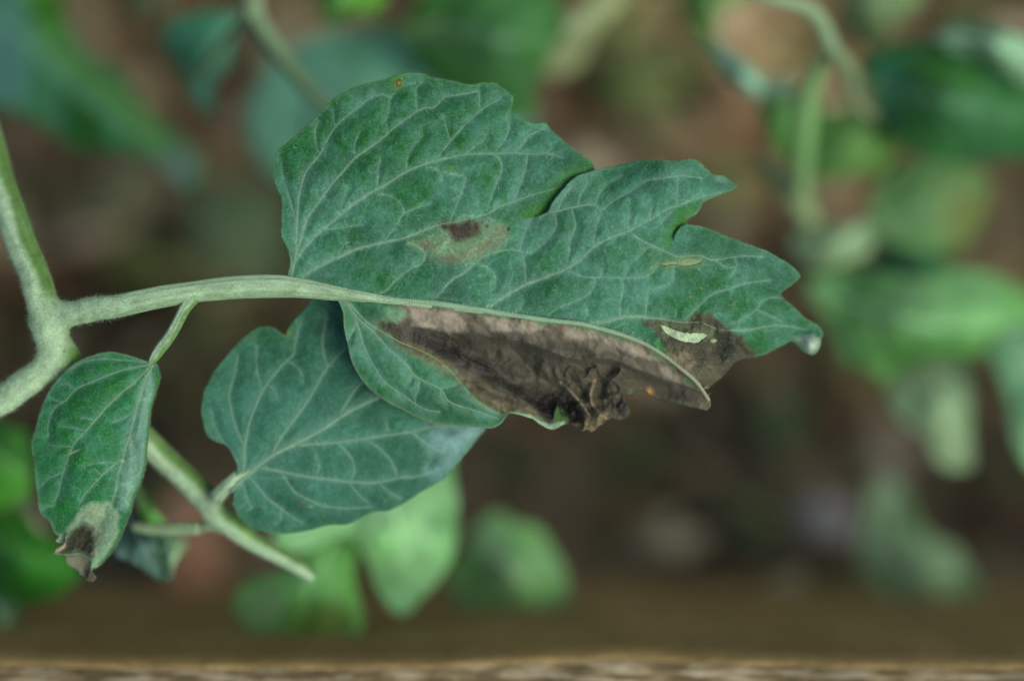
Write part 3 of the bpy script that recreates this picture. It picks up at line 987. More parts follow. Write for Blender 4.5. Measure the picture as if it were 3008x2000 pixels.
far_stem(pd, [(1112, 1405, -160, 10), (1240, 1500, -140, 9), (1400, 1590, -118, 8)], lin(120, 160, 110), 'leaf_stalk')

# --- left edge, below the small leaflet: bright green leaves
pe = thing('tomato_plant', 'blurred bright green leaves at the lower left edge behind the spotted leaflet', 'plant', base_of(-120, 1560), FG)
o = B8([(-250, -60), (-60, 60), (70, 110), (180, 180), (215, 330), (200, 470), (90, 540), (-100, 580), (-250, 500)])
far_leaf(pe, o, box_ctrl(o, -84, (0, 3), 5), lin(48, 118, 24), lin(74, 136, 52), 501, B8([(-200, 100), (0, 280), (190, 420)]), 3, 0.3)
o = B8([(-250, 480), (-40, 560), (110, 590), (240, 740), (400, 835), (475, 930), (400, 1030), (250, 1100), (110, 1140), (-80, 1200), (-250, 1100)])
far_leaf(pe, o, box_ctrl(o, -90, (4, 3), 6), lin(40, 112, 20), lin(58, 126, 44), 511, B8([(-200, 700), (100, 820), (430, 950)]), 4, 0.35, felt=0.15)
o = B8([(-120, 1060), (20, 1080), (90, 1150), (90, 1270), (60, 1380), (-20, 1320), (-90, 1220)])
far_leaf(pe, o, box_ctrl(o, -80, (2, 3), 5), lin(72, 124, 52), lin(124, 156, 110), 521, B8([(-60, 1080), (20, 1220), (50, 1360)]), 2, 0.5)
o = B8([(60, 420), (190, 400), (235, 600), (340, 770), (330, 830), (230, 770), (130, 650), (70, 540)])
far_leaf(pe, o, box_ctrl(o, -98, (2, 3), 4), lin(112, 108, 84), lin(138, 138, 112), 531, B8([(110, 440), (180, 620), (310, 790)]), 2, 0.5, label='grey-brown shrivelled leaf')
far_stem(pe, [(-120, 1560, ground_at(-120, 1560) - 5, 18), (-110, 1540, -150, 16), (-90, 1500, -100, 14), (-70, 1440, -92, 10)], lin(110, 150, 90))
far_stem(pe, [(-110, 1530, -140, 11), (-120, 1400, -100, 9), (-80, 1260, -86, 7)], lin(110, 150, 90), 'leaf_stalk')
far_stem(pe, [(-105, 1535, -130, 10), (-60, 1650, -100, 8), (-30, 1760, -84, 6)], lin(110, 150, 90), 'leaf_stalk')
far_stem(pe, [(-90, 1500, -100, 10), (-40, 1450, -102, 8), (60, 1420, -98, 6)], lin(110, 150, 90), 'leaf_stalk')

# --- bottom right: a pale bent leaf low over the soil
pf = thing('seedling', 'blurred pale green bent leaf low over the soil near the bottom right corner', 'plant', base_of(2600, 1660), None)
o = B6([(710, 440), (830, 370), (940, 490), (975, 620), (1060, 740), (1190, 770), (1275, 870), (1350, 1000), (1385, 1130), (1420, 1300), (1460, 1420), (1340, 1410), (1240, 1300), (1100, 1240), (950, 1150), (780, 1050), (650, 930), (610, 780), (670, 600)])
far_leaf(pf, o, box_ctrl(o, -150, (3, 2), 6), lin(110, 166, 88), lin(150, 192, 140), 601, B6([(820, 420), (830, 800), (1100, 1050), (1400, 1380)]), 4, 0.65, felt=0.2)
far_stem(pf, [(2600, 1660, ground_at(2600, 1660) - 5, 12), (2605, 1650, -200, 11), (2640, 1610, -158, 8)], lin(100, 140, 90))

# --- low weeds and litter lying on the soil
def litter(name, label, cat, outline, green, teal, seed, mid, dz=6, group=None, bloom=0.5, cup=2.0):
    P = np.array(outline, float).mean(0)
    zg = ground_at(*P) + dz
    outline = [tuple(q) for q in np.array(outline, float) + np.random.default_rng(seed).normal(0, 16, (len(outline), 2))]
    L = Blade(outline, tps(box_ctrl_raw(outline, zg, (0, 0), cup)), [(mid, 6, 2)], pucker=1.2, ridge=0.2, jag=5, seed=seed, h=11, pw=50)
    loc = W(P[0], P[1], (zg - dz) * 1e-3)
    green, teal = green * 1.6, teal * 1.6
    o = L.build(name, None, M_FAR, leaf_colour(seed, bloom, green, teal, teal * 1.1, None, 0.2), 0.0005)
    o.location = loc
    me = o.data
    me.vertices.foreach_get('co', t_ := np.zeros(len(me.vertices) * 3, np.float32))
    me.vertices.foreach_set('co', (t_.reshape(-1, 3) - loc).astype(np.float32).ravel())
    me.update()
    return tag(o, label, cat, group)

litter('fallen_leaf', 'pale olive leaf lying on dark soil between the left stem and the main leaf', 'leaf', [(250, 560), (290, 500), (360, 470), (430, 480), (440, 540), (400, 610), (360, 680), (280, 680), (245, 620)], lin(74, 80, 54), lin(98, 102, 76), 701, [(270, 650), (340, 560), (430, 490)], 40)
litter('fallen_leaf', 'broad grey-green leaf on the soil just left of the main leaf base, above its stalk', 'leaf', [(560, 640), (620, 540), (720, 520), (800, 560), (850, 660), (830, 780), (760, 850), (660, 830), (590, 760)], lin(66, 86, 58), lin(90, 108, 80), 711, [(600, 620), (700, 690), (820, 770)], 45)
litter('fallen_leaf', 'olive-yellow leaf under the leaf stalk, left of the lower leaflet', 'leaf', [(520, 900), (640, 880), (740, 900), (700, 980), (640, 1060), (560, 1120), (500, 1060), (490, 960)], lin(76, 80, 44), lin(90, 94, 62), 721, [(530, 1080), (610, 980), (720, 910)], 30)
litter('fallen_leaf', 'small pale leaf tip near the top edge above the top-left leaf', 'leaf', [(370, -60), (480, -70), (500, 0), (470, 60), (415, 55), (375, 10)], lin(100, 124, 90), lin(132, 150, 120), 731, [(390, -40), (430, 0), (440, 50)], 70)
litter('fallen_leaf', 'brownish-grey dry leaf beside the top-left leaf', 'leaf', [(210, 50), (260, 30), (300, 70), (290, 120), (240, 130), (205, 95)], lin(112, 104, 80), lin(132, 124, 100), 741, [(220, 60), (250, 85), (290, 110)], 30)
litter('fallen_leaf', 'dim green leaf on the soil right of centre, above the grey pebble', 'leaf', [(2240, 1190), (2310, 1150), (2350, 1230), (2320, 1330), (2270, 1390), (2230, 1310)], lin(52, 72, 36), lin(78, 96, 60), 751, [(2310, 1170), (2290, 1270), (2270, 1380)], 8)
litter('fallen_leaf', 'dim green leaf on the soil left of the grey pebble', 'leaf', [(2170, 1570), (2220, 1540), (2270, 1580), (2260, 1640), (2200, 1660), (2160, 1620)], lin(56, 78, 44), lin(82, 102, 68), 761, [(2180, 1580), (2220, 1600), (2255, 1630)], 8)
litter('fallen_leaf', 'ochre yellow leaf scrap on dark soil below the withered fold', 'leaf', [(1795, 1510), (1840, 1475), (1890, 1490), (1905, 1540), (1870, 1580), (1815, 1570)], lin(118, 98, 42), lin(132, 112, 58), 771, [(1800, 1540), (1850, 1530), (1900, 1510)], 8)
litter('fallen_leaf', 'dull brown leaf scrap below the ochre one', 'leaf', [(1780, 1600), (1840, 1580), (1870, 1640), (1850, 1700), (1790, 1690), (1765, 1650)], lin(88, 78, 58), lin(102, 92, 70), 781, [(1790, 1620), (1830, 1640), (1850, 1680)], 8)
litter('fallen_leaf', 'dark green leaf scrap on the soil under the lower leaflet tip', 'leaf', [(1440, 1330), (1510, 1290), (1580, 1320), (1590, 1400), (1530, 1440), (1460, 1410)], lin(50, 60, 38), lin(72, 82, 58), 791, [(1450, 1350), (1510, 1370), (1570, 1410)], 8)
litter('fallen_leaf', 'beige dry leaf above the middle lobe, on the soil', 'leaf', [(2060, 620), (2110, 600), (2160, 640), (2180, 700), (2140, 760), (2080, 720)], lin(104, 98, 74), lin(122, 116, 90), 801, [(2080, 630), (2120, 680), (2150, 740)], 14)
blob('clay_pebble', 565, 1630, -0.2, 0.0070, 0.0140, 0.022, 0.15, lin(236, 184, 146), M_STONE, 'pinkish tan clay pebble on the soil under the short side stem', 'stone', 811)
blob('clay_pebble', 520, 1430, -0.2, 0.0055, 0.0075, 0.004, 0.6, lin(128, 106, 84), M_STONE, 'duller brown clay lump between the two lower leaflets', 'stone', 813)
blob('pebble', 2419, 1548, -0.2, 0.0075, 0.0078, 0.007, 0.2, lin(176, 176, 172), M_STONE, 'round grey pebble on dark soil at the lower right', 'stone', 815)
blob('pebble', 1600, 1450, -0.2, 0.0048, 0.0052, 0.004, 0.2, lin(80, 76, 68), M_STONE, 'dark grey pebble above the pale green leaf at the bottom', 'stone', 817)
blob('earth_clod', 2100, 370, -0.2, 0.0180, 0.0075, 0.007, 0.75, lin(150, 132, 100), M_SOIL, 'light brown oblong clod of dry earth between main leaf and right plant', 'clod', 821, 0.3)
blob('earth_clod', 1760, 260, -0.2, 0.014, 0.010, 0.006, 0.3, lin(108, 86, 64), M_SOIL, 'broad brown clod right of the main leaf top', 'clod', 823, 0.3)
blob('earth_clod', 450, 1720, -0.2, 0.016, 0.009, 0.006, 0.1, lin(104, 100, 82), M_SOIL, 'greyish clod just above the board, right of the spotted leaflet tip', 'clod', 825, 0.3)
blob('earth_clod', 2120, 1760, -0.2, 0.020, 0.007, 0.006, 0.2, lin(108, 94, 68), M_SOIL, 'long brown clod lying just above the board, right of centre', 'clod', 827, 0.3)
blob('earth_clod', 2940, 1560, -0.2, 0.010, 0.009, 0.006, 0.2, lin(96, 84, 66), M_SOIL, 'brown clod at the right edge beside the bent pale leaf', 'clod', 829, 0.3)

# ==================================================================== the shoot in focus
DEPTH = 'near'
shoot = thing('tomato_shoot', 'tomato shoot in sharp focus, downy green leaflets with brown blighted patches on pale stems', 'plant',
              W(-700, -500, -0.27) * np.array([1, 1, 0]))
ST_P = lin(150, 184, 147)      # pale down
ST_G = lin(80, 122, 54)        # green side
ST_M = lin(138, 166, 122)

def stem_col(phase=0.0, green=0.8, seed=0, nodes=(), stripes=0.25, pale=ST_P, grn=ST_G, w=1.0):
    """pale downy skin with a greener flank at angle phase (0 = right-hand side of the direction of growth)"""
    def f(t, a):
        n = fbm(t * 500, a * 16, 30, 300 + seed, 4)
        g = np.clip((np.cos(a - phase) + 0.25 * n - 0.12) * 2.4 * w, 0, 1) * green
        for tn, tw in nodes:
            g = g * (1 - np.exp(-((t - tn) / tw) ** 2))
        g = np.clip(g + 0.22 * fbm(t * 900, a * 25, 22, 310 + seed, 4), 0, 1)
        c = mix(np.broadcast_to(pale, t.shape + (3,)), grn, g)
        s = 0.5 + 0.5 * np.cos(a * 7 + 0.5)
        c = c * (1 + 0.22 * fbm(t * 700, a * 60, 20, 320 + seed, 4) + 0.18 * fbm(t * 60, a * 60, 18, 330 + seed, 3))[..., None]
        return mix(c, c * 0.66, stripes * s)
    return f

def tube_raw(A, colf, nseg=36, groove=0.05, ngroove=7, lump=0.02, flat=1.0):
    return tube('', A, None, None, colf, nseg=nseg, groove=groove, ngroove=ngroove, data_only=True, lump=lump, flat=flat)

def cut(pts, s0, s1):
    """split a branch: a root piece to fuse with the stem, and the branch itself; they overlap from s0 to s1 (px)"""
    A = smooth(pts, 8.0)
    s = np.r_[0, np.cumsum(np.hypot(*(A[1:, :2] - A[:-1, :2]).T))]
    q = np.clip((s - s0) / (s1 - s0), 0, 1)
    r, t = A[s <= s1 + 4].copy(), A[s >= s0 - 4].copy()
    r[:, 3] *= (1.03 - 0.14 * q)[s <= s1 + 4]
    t[:, 3] *= (0.90 + 0.10 * q)[s >= s0 - 4]
    return r[::3] if len(r) > 12 else r, t[::2] if len(t) > 12 else t

def fuse(pieces, centres, voxel=0.0004):
    """one continuous skin over several closed tubes, the crotches filled out"""
    from mathutils.kdtree import KDTree
    Vs, Fs, Cs, o = [], [], [], 0
    for V, F, c in pieces:
        Vs.append(V); Cs.append(c)
        Fs += [[i + o for i in f] for f in F]
        o += len(V)
    V, C = np.vstack(Vs), np.vstack(Cs)
    me = bpy.data.meshes.new('tmp')
    me.from_pydata(V.tolist(), [], Fs)
    ob = bpy.data.objects.new('tmp', me)
    COL.objects.link(ob)
    md = ob.modifiers.new('r', 'REMESH')
    md.mode = 'VOXEL'
    md.voxel_size = voxel
    dg = bpy.context.evaluated_depsgraph_get()
    ev = ob.evaluated_get(dg).to_mesh()
    n = len(ev.vertices)
    v2 = np.zeros(n * 3, np.float32)
    ev.vertices.foreach_get('co', v2)
    v2 = v2.reshape(-1, 3).astype(float)
    f2 = [list(p.vertices) for p in ev.polygons]
    ed = np.zeros(len(ev.edges) * 2, np.int32)
    ev.edges.foreach_get('vertices', ed)
    ed = ed.reshape(-1, 2)
    ob.evaluated_get(dg).to_mesh_clear()
    bpy.data.objects.remove(ob)
    bpy.data.meshes.remove(me)
    kd = KDTree(len(V))
    for i, p in enumerate(V):
        kd.insert(p, i)
    kd.balance()
    col = np.zeros((n, 3))
    for i, p in enumerate(v2):
        k3 = kd.find_n(p, 4)
        wts = np.array([1 / (d + 1e-5) for _, _, d in k3])
        col[i] = (C[[k for _, k, _ in k3]] * wts[:, None]).sum(0) / wts.sum()
    wt = np.full(n, 0.12)
    for c_, r_ in centres:
        wt = np.maximum(wt, 0.9 * np.exp(-(np.linalg.norm(v2 - c_, axis=1) / r_) ** 2))
    deg = np.bincount(ed.ravel(), minlength=n)[:, None]
    for it in range(60):
        acc = np.zeros((n, 3)); cc = np.zeros((n, 3))
        np.add.at(acc, ed[:, 0], v2[ed[:, 1]]); np.add.at(acc, ed[:, 1], v2[ed[:, 0]])
        w_ = wt if it > 8 else np.maximum(wt, 0.3)
        if it > 8:
            w_ = np.where(wt > 0.15, wt, 0)
        v2 = v2 + (acc / np.maximum(deg, 1) - v2) * w_[:, None]
        if it < 12:
            np.add.at(cc, ed[:, 0], col[ed[:, 1]]); np.add.at(cc, ed[:, 1], col[ed[:, 0]])
            col = col + (cc / np.maximum(deg, 1) - col) * np.where(wt > 0.2, 0.6, 0.0)[:, None]
    return v2, f2, col

def skin(name, V, F, c, hn, hl, label=None, hrad=0.000036):
    o = mesh(name, V, F, shoot, M_STEM, c)
    if label:
        o['label'] = label
    p, nn, kq = surf_samples(V, F, hn, idx=True)
    hairs('hair', p, nn, hl, hrad, o, np.clip(c[kq] * 1.25 + 0.05, 0, 1), 0.35)
    p, nn = surf_samples(V, F, max(20, hn // 240))
    hairs('long_hair', p, nn, hl * 2.8, 0.000032, o, lin(210, 222, 200), 0.5, rings=3)
    return o

def stem_part(name, pts, colf, groove=0.05, ngroove=7, hn=6000, hl=0.0006, nseg=36, lump=0.02, label=None, flat=1.0):
    V, F, c = tube_raw(pts, colf, nseg, groove, ngroove, lump, flat)
    return skin(name, V, F, c, hn, hl, label)

STEM = [(-700, -500, -270, 46), (-560, -420, -160, 46), (-330, -240, -60, 48), (-180, 60, -32, 49), (-60, 330, -24, 49), (-8, 520, -20, 50), (28, 620, -17, 50), (62, 720, -14, 50), (98, 805, -11, 50), (128, 905, -9, 53),
        (148, 985, -10, 56), (178, 1045, -12, 60), (230, 1120, -15, 50), (300, 1190, -19, 46), (380, 1250, -23, 44), (470, 1335, -26, 42), (545, 1405, -27, 42), (600, 1462, -27, 44), (640, 1510, -28, 42), (720, 1575, -30, 34), (800, 1622, -32, 29), (880, 1665, -34, 27), (915, 1690, -35, 26), (924, 1696, -35, 24)]
STEM = [(x, y, z, r * 0.93) for x, y, z, r in STEM]
_q = smooth([p[:2] for p in STEM], 8)
def node_t(x, y):
    return float(np.argmin(np.hypot(_q[:, 0] - x, _q[:, 1] - y))) / (len(_q) - 1)
NEAR3 = lambda x, y, z: W(x, y, float(dz(z)) * 1e-3)
LS_COL = stem_col(phase=0, green=0.3, seed=3, stripes=0.45)
ls_root, ls = cut([(95, 948, -13, 30), (118, 943, -11, 42), (150, 934, -9.4, 47), (190, 925, -7.6, 44), (225, 918, -6.4, 40), (270, 908, -5.0, 37), (345, 898, -3.4, 36), (410, 884, -2.4, 34), (480, 870, -1.6, 33), (560, 858, -0.9, 32), (640, 848, -0.4, 34), (720, 842, -0.2, 35), (800, 840, 0, 35), (860, 843, 0, 32),
                   (920, 850, 0, 28), (980, 860, 0.05, 23), (1040, 868, 0.1, 18), (1120, 879, 0.1, 13), (1250, 896, 0.1, 9), (1400, 914, 0.05, 6), (1540, 930, -0.1, 3), (1600, 937, -0.2, 1.2)], 200, 320)
ss_root, ss = cut([(185, 1035, -12, 40), (150, 1068, -11.5, 48), (110, 1098, -11, 46), (60, 1135, -10, 43), (10, 1172, -10, 42), (-60, 1210, -12, 42), (-200, 1290, -20, 40)], 250, 300)
SL = [(605, 1515, -27, 24), (618, 1490, -24.5, 27), (632, 1466, -22, 26), (652, 1442, -19, 24), (676, 1418, -16.6, 21), (694, 1400, -15.8, 18)]
LB = [(660, 1540, -29, 22), (620, 1550, -30, 23), (580, 1551, -32, 21), (530, 1552, -34, 20), (480, 1553, -36, 18), (430, 1552, -38, 16), (390, 1545, -40, 12)]
sl_root, _ = cut(SL, 60, 110)
lb_root, lb = cut(LB, 70, 120)
pale_ = stem_col(phase=math.pi, green=0.1, seed=5, stripes=0.1)
lbc = stem_col(phase=math.pi, green=0.1, seed=6, stripes=0.1, pale=lin(132, 162, 120))
pieces = [tube_raw(STEM, stem_col(phase=math.pi, green=1.0, seed=1, stripes=0.12, w=1.3, nodes=((node_t(140, 940), 0.016), (node_t(160, 1010), 0.010))), groove=0.03),
          tube_raw(ls_root, stem_col(phase=0, green=0.2, seed=3, stripes=0.3), 54, 0.08, 9, flat=0.9), tube_raw(ss_root, stem_col(phase=0, green=0.15, seed=2, stripes=0.1)), tube_raw(sl_root, pale_), tube_raw(lb_root, lbc)]
V, F, c = fuse(pieces, [(NEAR3(168, 925, -7), 0.0034), (NEAR3(178, 975, -9), 0.0028), (NEAR3(150, 1060, -11), 0.0030), (NEAR3(115, 1060, -11), 0.0024), (NEAR3(628, 1480, -25), 0.0026), (NEAR3(610, 1548, -30), 0.0026)])
px_ = 1504 + V[:, 0] / U
py_ = 1000 - V[:, 1] / U
c = c * (1 + 0.16 * fbm(px_, py_, 26, 341, 4) + 0.12 * fbm(px_ * 0.7 + py_ * 0.3, py_ * 0.25, 9, 345, 3))[:, None]
skin('stem', V, F, np.clip(c, 0, 1), 30000, 0.00065)
stem_part('side_stem', ss, stem_col(phase=0, green=0.15, seed=2, stripes=0.1), hn=5000, groove=0.03)
# stalk of the compound leaf, turning into the midrib of the main leaflet
# short branch to the left of the lower node, carrying the dusky leaflet
stem_part('side_stem', lb, lbc, hn=2500)
stem_part('side_stem', [(420, 1490, -50, 12), (400, 1440, -52, 14), (380, 1390, -54, 12), (350, 1330, -50, 10), (300, 1230, -30, 10)], stem_col(phase=0, green=0.9, seed=7, grn=lin(74, 132, 50), pale=lin(110, 150, 90)), hn=600)

# -------------------------------------------------------- main leaflet, upper half of the blade
out_u = Z1([(240, 1500), (222, 1465), (240, 1400), (230, 1320), (212, 1270), (186, 1220), (173, 1180), (180, 1110), (178, 1050), (182, 990), (175, 930), (150, 880), (125, 800), (121, 710), (140, 650), (170, 600), (240, 545), (330, 465), (430, 370), (490, 300), (570, 240), (680, 180), (780, 150),
            (880, 125), (980, 90), (1060, 78), (1150, 85), (1200, 110), (1300, 125), (1400, 145), (1490, 162), (1560, 145), (1640, 150), (1700, 185), (1765, 238), (1768, 285), (1750, 345), (1810, 375), (1900, 425), (1990, 425), (2030, 470), (2100, 530), (2190, 600), (2260, 650), (2320, 700)])
out_u += Z2([(700, 235), (760, 220), (870, 195), (990, 170), (1090, 157), (1200, 170), (1300, 165), (1370, 157), (1420, 180), (1460, 225), (1510, 265), (1580, 275), (1630, 310), (1672, 350), (1640, 372), (1590, 390), (1500, 425), (1440, 455), (1420, 500), (1390, 540), (1345, 562), (1325, 605),
             (1400, 613), (1480, 640), (1560, 670), (1660, 710), (1800, 760), (1900, 800), (2000, 860), (2080, 920), (2108, 960), (2090, 985), (2040, 1030), (1980, 1070), (1970, 1090), (2010, 1130), (2080, 1190), (2140, 1250), (2190, 1280), (2240, 1310), (2266, 1362), (2250, 1400),
             (2245, 1450), (2200, 1502), (2130, 1480), (2080, 1430), (2045, 1410), (1980, 1440), (1920, 1470), (1870, 1500), (1800, 1512)])
out_u += [(2190, 1052), (2160, 1062), (2130, 1097), (2092, 1130), (2078, 1142)]
ridge_line = Z3([(250, 112), (450, 135), (600, 150), (780, 175), (900, 190), (1000, 210), (1150, 232), (1250, 248), (1380, 262), (1500, 276), (1620, 306), (1720, 335), (1850, 385), (1950, 438), (2030, 494), (2100, 550), (2150, 590), (2200, 640), (2240, 700), (2268, 745)])
out_u += [(2066, 1130)] + ridge_line[::-1][2:] + [(1080, 866), (1010, 850), (900, 822)]

veins_u = [
    (Z2([(-450, 1160), (-200, 1200), (0, 1228), (200, 1245), (400, 1275), (560, 1290), (700, 1288), (780, 1270), (870, 1247), (1000, 1240), (1150, 1258), (1300, 1280), (1420, 1280), (1560, 1330), (1750, 1330), (1950, 1300), (2150, 1330)]), 8, 2.0),
    (Z1([(245, 1500), (262, 1400), (278, 1290), (285, 1100), (300, 920), (330, 800), (360, 740), (450, 630), (490, 540), (560, 440), (660, 350), (740, 290), (800, 245), (870, 232), (925, 250)]), 4.2, 1.5),
    (Z1([(240, 1480), (275, 1340), (310, 1230), (350, 1090), (440, 960), (520, 850), (600, 760), (680, 670), (790, 590), (890, 515), (960, 450), (1060, 380), (1110, 345), (1180, 318), (1225, 320), (1300, 250), (1400, 230), (1530, 205)]), 4.5, 1.5),
    (Z1([(235, 1490), (270, 1380), (330, 1290), (400, 1210), (520, 1110), (600, 1040), (700, 960), (820, 890), (900, 845), (1000, 780), (1100, 730), (1240, 685), (1330, 665), (1450, 640), (1640, 635), (1790, 630), (1900, 640), (2010, 635), (2120, 670)]), 5, 1.6),
    (Z1([(300, 1495), (400, 1430), (500, 1380), (560, 1350), (700, 1290), (860, 1250), (1000, 1220), (1100, 1185), (1200, 1145), (1300, 1115), (1400, 1100), (1500, 1075), (1590, 1050), (1680, 1000), (1780, 965), (1900, 920), (2010, 890), (2130, 850)]), 5, 1.8),
    (Z2([(-60, 1190), (0, 1150), (110, 1080), (220, 1020), (330, 980), (480, 920), (580, 860), (690, 760), (800, 700), (930, 650), (1060, 580), (1200, 500), (1290, 470), (1400, 430), (1560, 385)]), 5.2, 1.6),
    (Z1([(1240, 1620), (1290, 1568), (1340, 1510), (1440, 1450), (1510, 1390), (1560, 1350), (1650, 1310), (1750, 1295), (1820, 1302)]), 3.2, 2.2),
    (Z1([(850, 1600), (910, 1568), (960, 1510), (1060, 1430), (1150, 1380), (1160, 1310), (1060, 1250)]), 2.4, 1.4),
    (Z2([(960, 680), (1060, 740), (1200, 800), (1270, 830), (1400, 820), (1520, 850), (1700, 825), (1850, 830)]), 2.8, 1.6),
    (Z2([(370, 520), (440, 515), (540, 490), (690, 470), (740, 510), (830, 440), (940, 380), (1050, 310), (1150, 290), (1290, 275), (1440, 290)]), 2.4, 1.6),
    (Z1([(1240, 685), (1290, 610), (1340, 550), (1400, 480), (1480, 400), (1560, 330), (1640, 280), (1690, 250)]), 2.4, 1.4),
    (Z1([(890, 515), (910, 480), (895, 410), (915, 340), (925, 260), (985, 190), (1030, 160), (1100, 155)]), 2.2, 1.2),
    (Z1([(1820, 1300), (1840, 1200), (1890, 1090)]), 2.6, 2.0),
    (Z1([(1110, 345), (1105, 270), (1105, 190), (1150, 140)]), 2, 1.2),
    (Z1([(685, 665), (680, 590), (700, 520), (720, 480)]), 1.6, 1),
    (Z1([(440, 640), (415, 560), (410, 480), (430, 410)]), 1.6, 1),
    (Z1([(545, 440), (535, 370), (530, 330)]), 1.4, 1),
    (Z1([(270, 1070), (230, 930), (190, 800), (175, 700)]), 1.6, 1),
    (Z1([(820, 890), (840, 830), (840, 760), (860, 680)]), 1.7, 1),
    (Z1([(1040, 755), (1040, 690), (1060, 620), (1090, 575), (1150, 510)]), 1.8, 1),
    (Z1([(1340, 550), (1320, 480), (1300, 410)]), 1.5, 1),
    (Z1([(1545, 340), (1540, 260), (1535, 200)]), 1.5, 1),
    (Z1([(1450, 640), (1500, 590), (1570, 540), (1600, 480)]), 1.8, 1),
    (Z1([(1640, 635), (1700, 560), (1740, 480), (1740, 420)]), 2, 1.2),
    (Z1([(1790, 630), (1850, 550), (1900, 500), (1990, 465)]), 2.4, 1.6),
    (Z1([(2010, 635), (2040, 590)]), 1.6, 1),
    (Z1([(1870, 640), (1855, 750), (1820, 850), (1770, 970)]), 2, 1.2),
    (Z1([(1640, 640), (1690, 690), (1690, 760), (1640, 880), (1590, 1030)]), 2.2, 1.4),
    (Z1([(1200, 730), (1270, 760), (1280, 830)]), 1.6, 1),
    (Z1([(890, 1230), (960, 1140), (1020, 1050), (1130, 1000), (1210, 975)]), 2, 1.1),
    (Z1([(1020, 1050), (1010, 1000), (960, 940), (860, 910)]), 1.3, 1),
    (Z1([(1340, 1100), (1390, 970), (1430, 870), (1445, 800), (1380, 780), (1300, 760)]), 2.1, 1),
    (Z1([(560, 1350), (590, 1290), (630, 1240)]), 1.6, 1),
    (Z1([(460, 1160), (560, 1150), (740, 1120)]), 1.3, 0.9),
    (Z1([(590, 1000), (620, 900), (640, 870)]), 1.3, 0.9),
    (Z1([(430, 960), (430, 900)]), 1.2, 0.9),
    (Z1([(1830, 1310), (1850, 1400), (1860, 1560)]), 1.8, 1.4),
    (Z1([(1870, 1320), (1930, 1290), (2000, 1220), (2060, 1160), (2065, 1060)]), 2, 1.4),
    (Z1([(2180, 1030), (2200, 1140), (2160, 1250), (2140, 1410)]), 2, 1.4),
    (Z1([(1520, 1390), (1600, 1420), (1650, 1480), (1640, 1568)]), 1.4, 1),
    (Z2([(440, 515), (480, 420), (530, 350)]), 2, 1.2),
    (Z2([(580, 480), (600, 400), (640, 330)]), 2, 1.2),
    (Z2([(700, 465), (730, 390), (800, 320), (880, 270)]), 2.2, 1.2),
    (Z2([(740, 510), (715, 600), (690, 700), (690, 760)]), 2.2, 1.6),
    (Z2([(540, 500), (560, 620), (520, 700), (520, 800), (495, 900)]), 2, 1.6),
    (Z2([(930, 650), (925, 560), (935, 440)]), 1.6, 1),
    (Z2([(1075, 580), (1080, 500)]), 1.4, 1),
    (Z2([(1260, 480), (1262, 390), (1270, 290)]), 2, 1.4),
    (Z2([(1150, 600), (1200, 540), (1260, 480)]), 1.2, 1),
    (Z2([(420, 520), (430, 620), (380, 700), (310, 770), (260, 800), (170, 790)]), 2, 1.4),
    (Z2([(1520, 850), (1600, 900), (1660, 900)]), 1.6, 1),
    (Z2([(1660, 830), (1670, 900), (1640, 960)]), 1.3, 1),
    (Z2([(520, 930), (640, 970), (760, 970), (900, 975), (1050, 965), (1130, 890)]), 2.2, 1.4),
    (Z2([(900, 975), (930, 900), (950, 870)]), 1.4, 1),
    (Z2([(740, 960), (745, 920)]), 1.2, 1),
    (Z2([(360, 1250), (430, 1190), (550, 1140), (650, 1090), (690, 1030), (690, 970)]), 2.2, 1.4),
    (Z2([(640, 1180), (645, 1230), (600, 1285)]), 1.6, 1.2),
    (Z2([(870, 1250), (870, 1150), (890, 1050), (880, 980)]), 2.1, 1.4),
    (Z2([(1045, 1238), (1050, 1150), (1070, 1060), (1150, 1040), (1230, 1000), (1240, 920)]), 2.3, 1.2),
    (Z2([(1310, 1270), (1400, 1180), (1500, 1090), (1620, 1050), (1750, 1010), (1900, 990)]), 2.4, 1.2),
    (Z2([(1640, 1290), (1720, 1250), (1810, 1190), (1840, 1140), (1900, 1110), (1960, 1110)]), 2, 1.2),
    (Z2([(1810, 1190), (1890, 1230), (1980, 1270)]), 1.6, 1),
    (Z2([(1150, 1255), (1150, 1210)]), 1.2, 1),
    (Z2([(1240, 1268), (1255, 1200)]), 1.2, 1),
    (Z2([(180, 1190), (210, 1130)]), 1.2, 1),
    (Z2([(1080, 740), (1000, 830), (960, 860)]), 1.0, 0.8),
]
S1L = smooth(Z2([(705, 228), (640, 250), (560, 282), (480, 360), (400, 460), (370, 520), (290, 553), (262, 560)]), 5)
S2L = smooth(Z2([(1350, 596), (1290, 618), (1250, 670), (1235, 720)]), 5)
zu0 = tps([(880, 810, 0), (845, 640, 0.2), (810, 480, -2.0), (860, 330, -1.6), (990, 230, -2.2), (1180, 215, -2.6), (1400, 245, -2.4), (1500, 300, -2.0), (1000, 500, 1.2), (1200, 420, 1.0), (1250, 600, 1.4), (1450, 480, 0.8),
           (1570, 630, -0.2), (1735, 490, -4.2), (1600, 400, -2.0), (1100, 820, 0.6), (1200, 880, 0.1), (1400, 910, 0.1), (1600, 935, 0), (1400, 760, 1.2), (1650, 800, 1.2), (1800, 960, -0.6), (1950, 1040, -1.6), (2050, 1110, -2.8),
           (1800, 620, 1.0), (1950, 500, -0.6), (2150, 550, -5.5), (1700, 500, 0.8), (2000, 640, -0.6), (2060, 740, -1.6), (2340, 815, -8), (2150, 850, -3.4), (2400, 985, -12), (2290, 940, -8.5), (2230, 1040, -10.5), (2110, 1080, -7.5), (2000, 1000, -3.4), (2070, 1150, -8)])
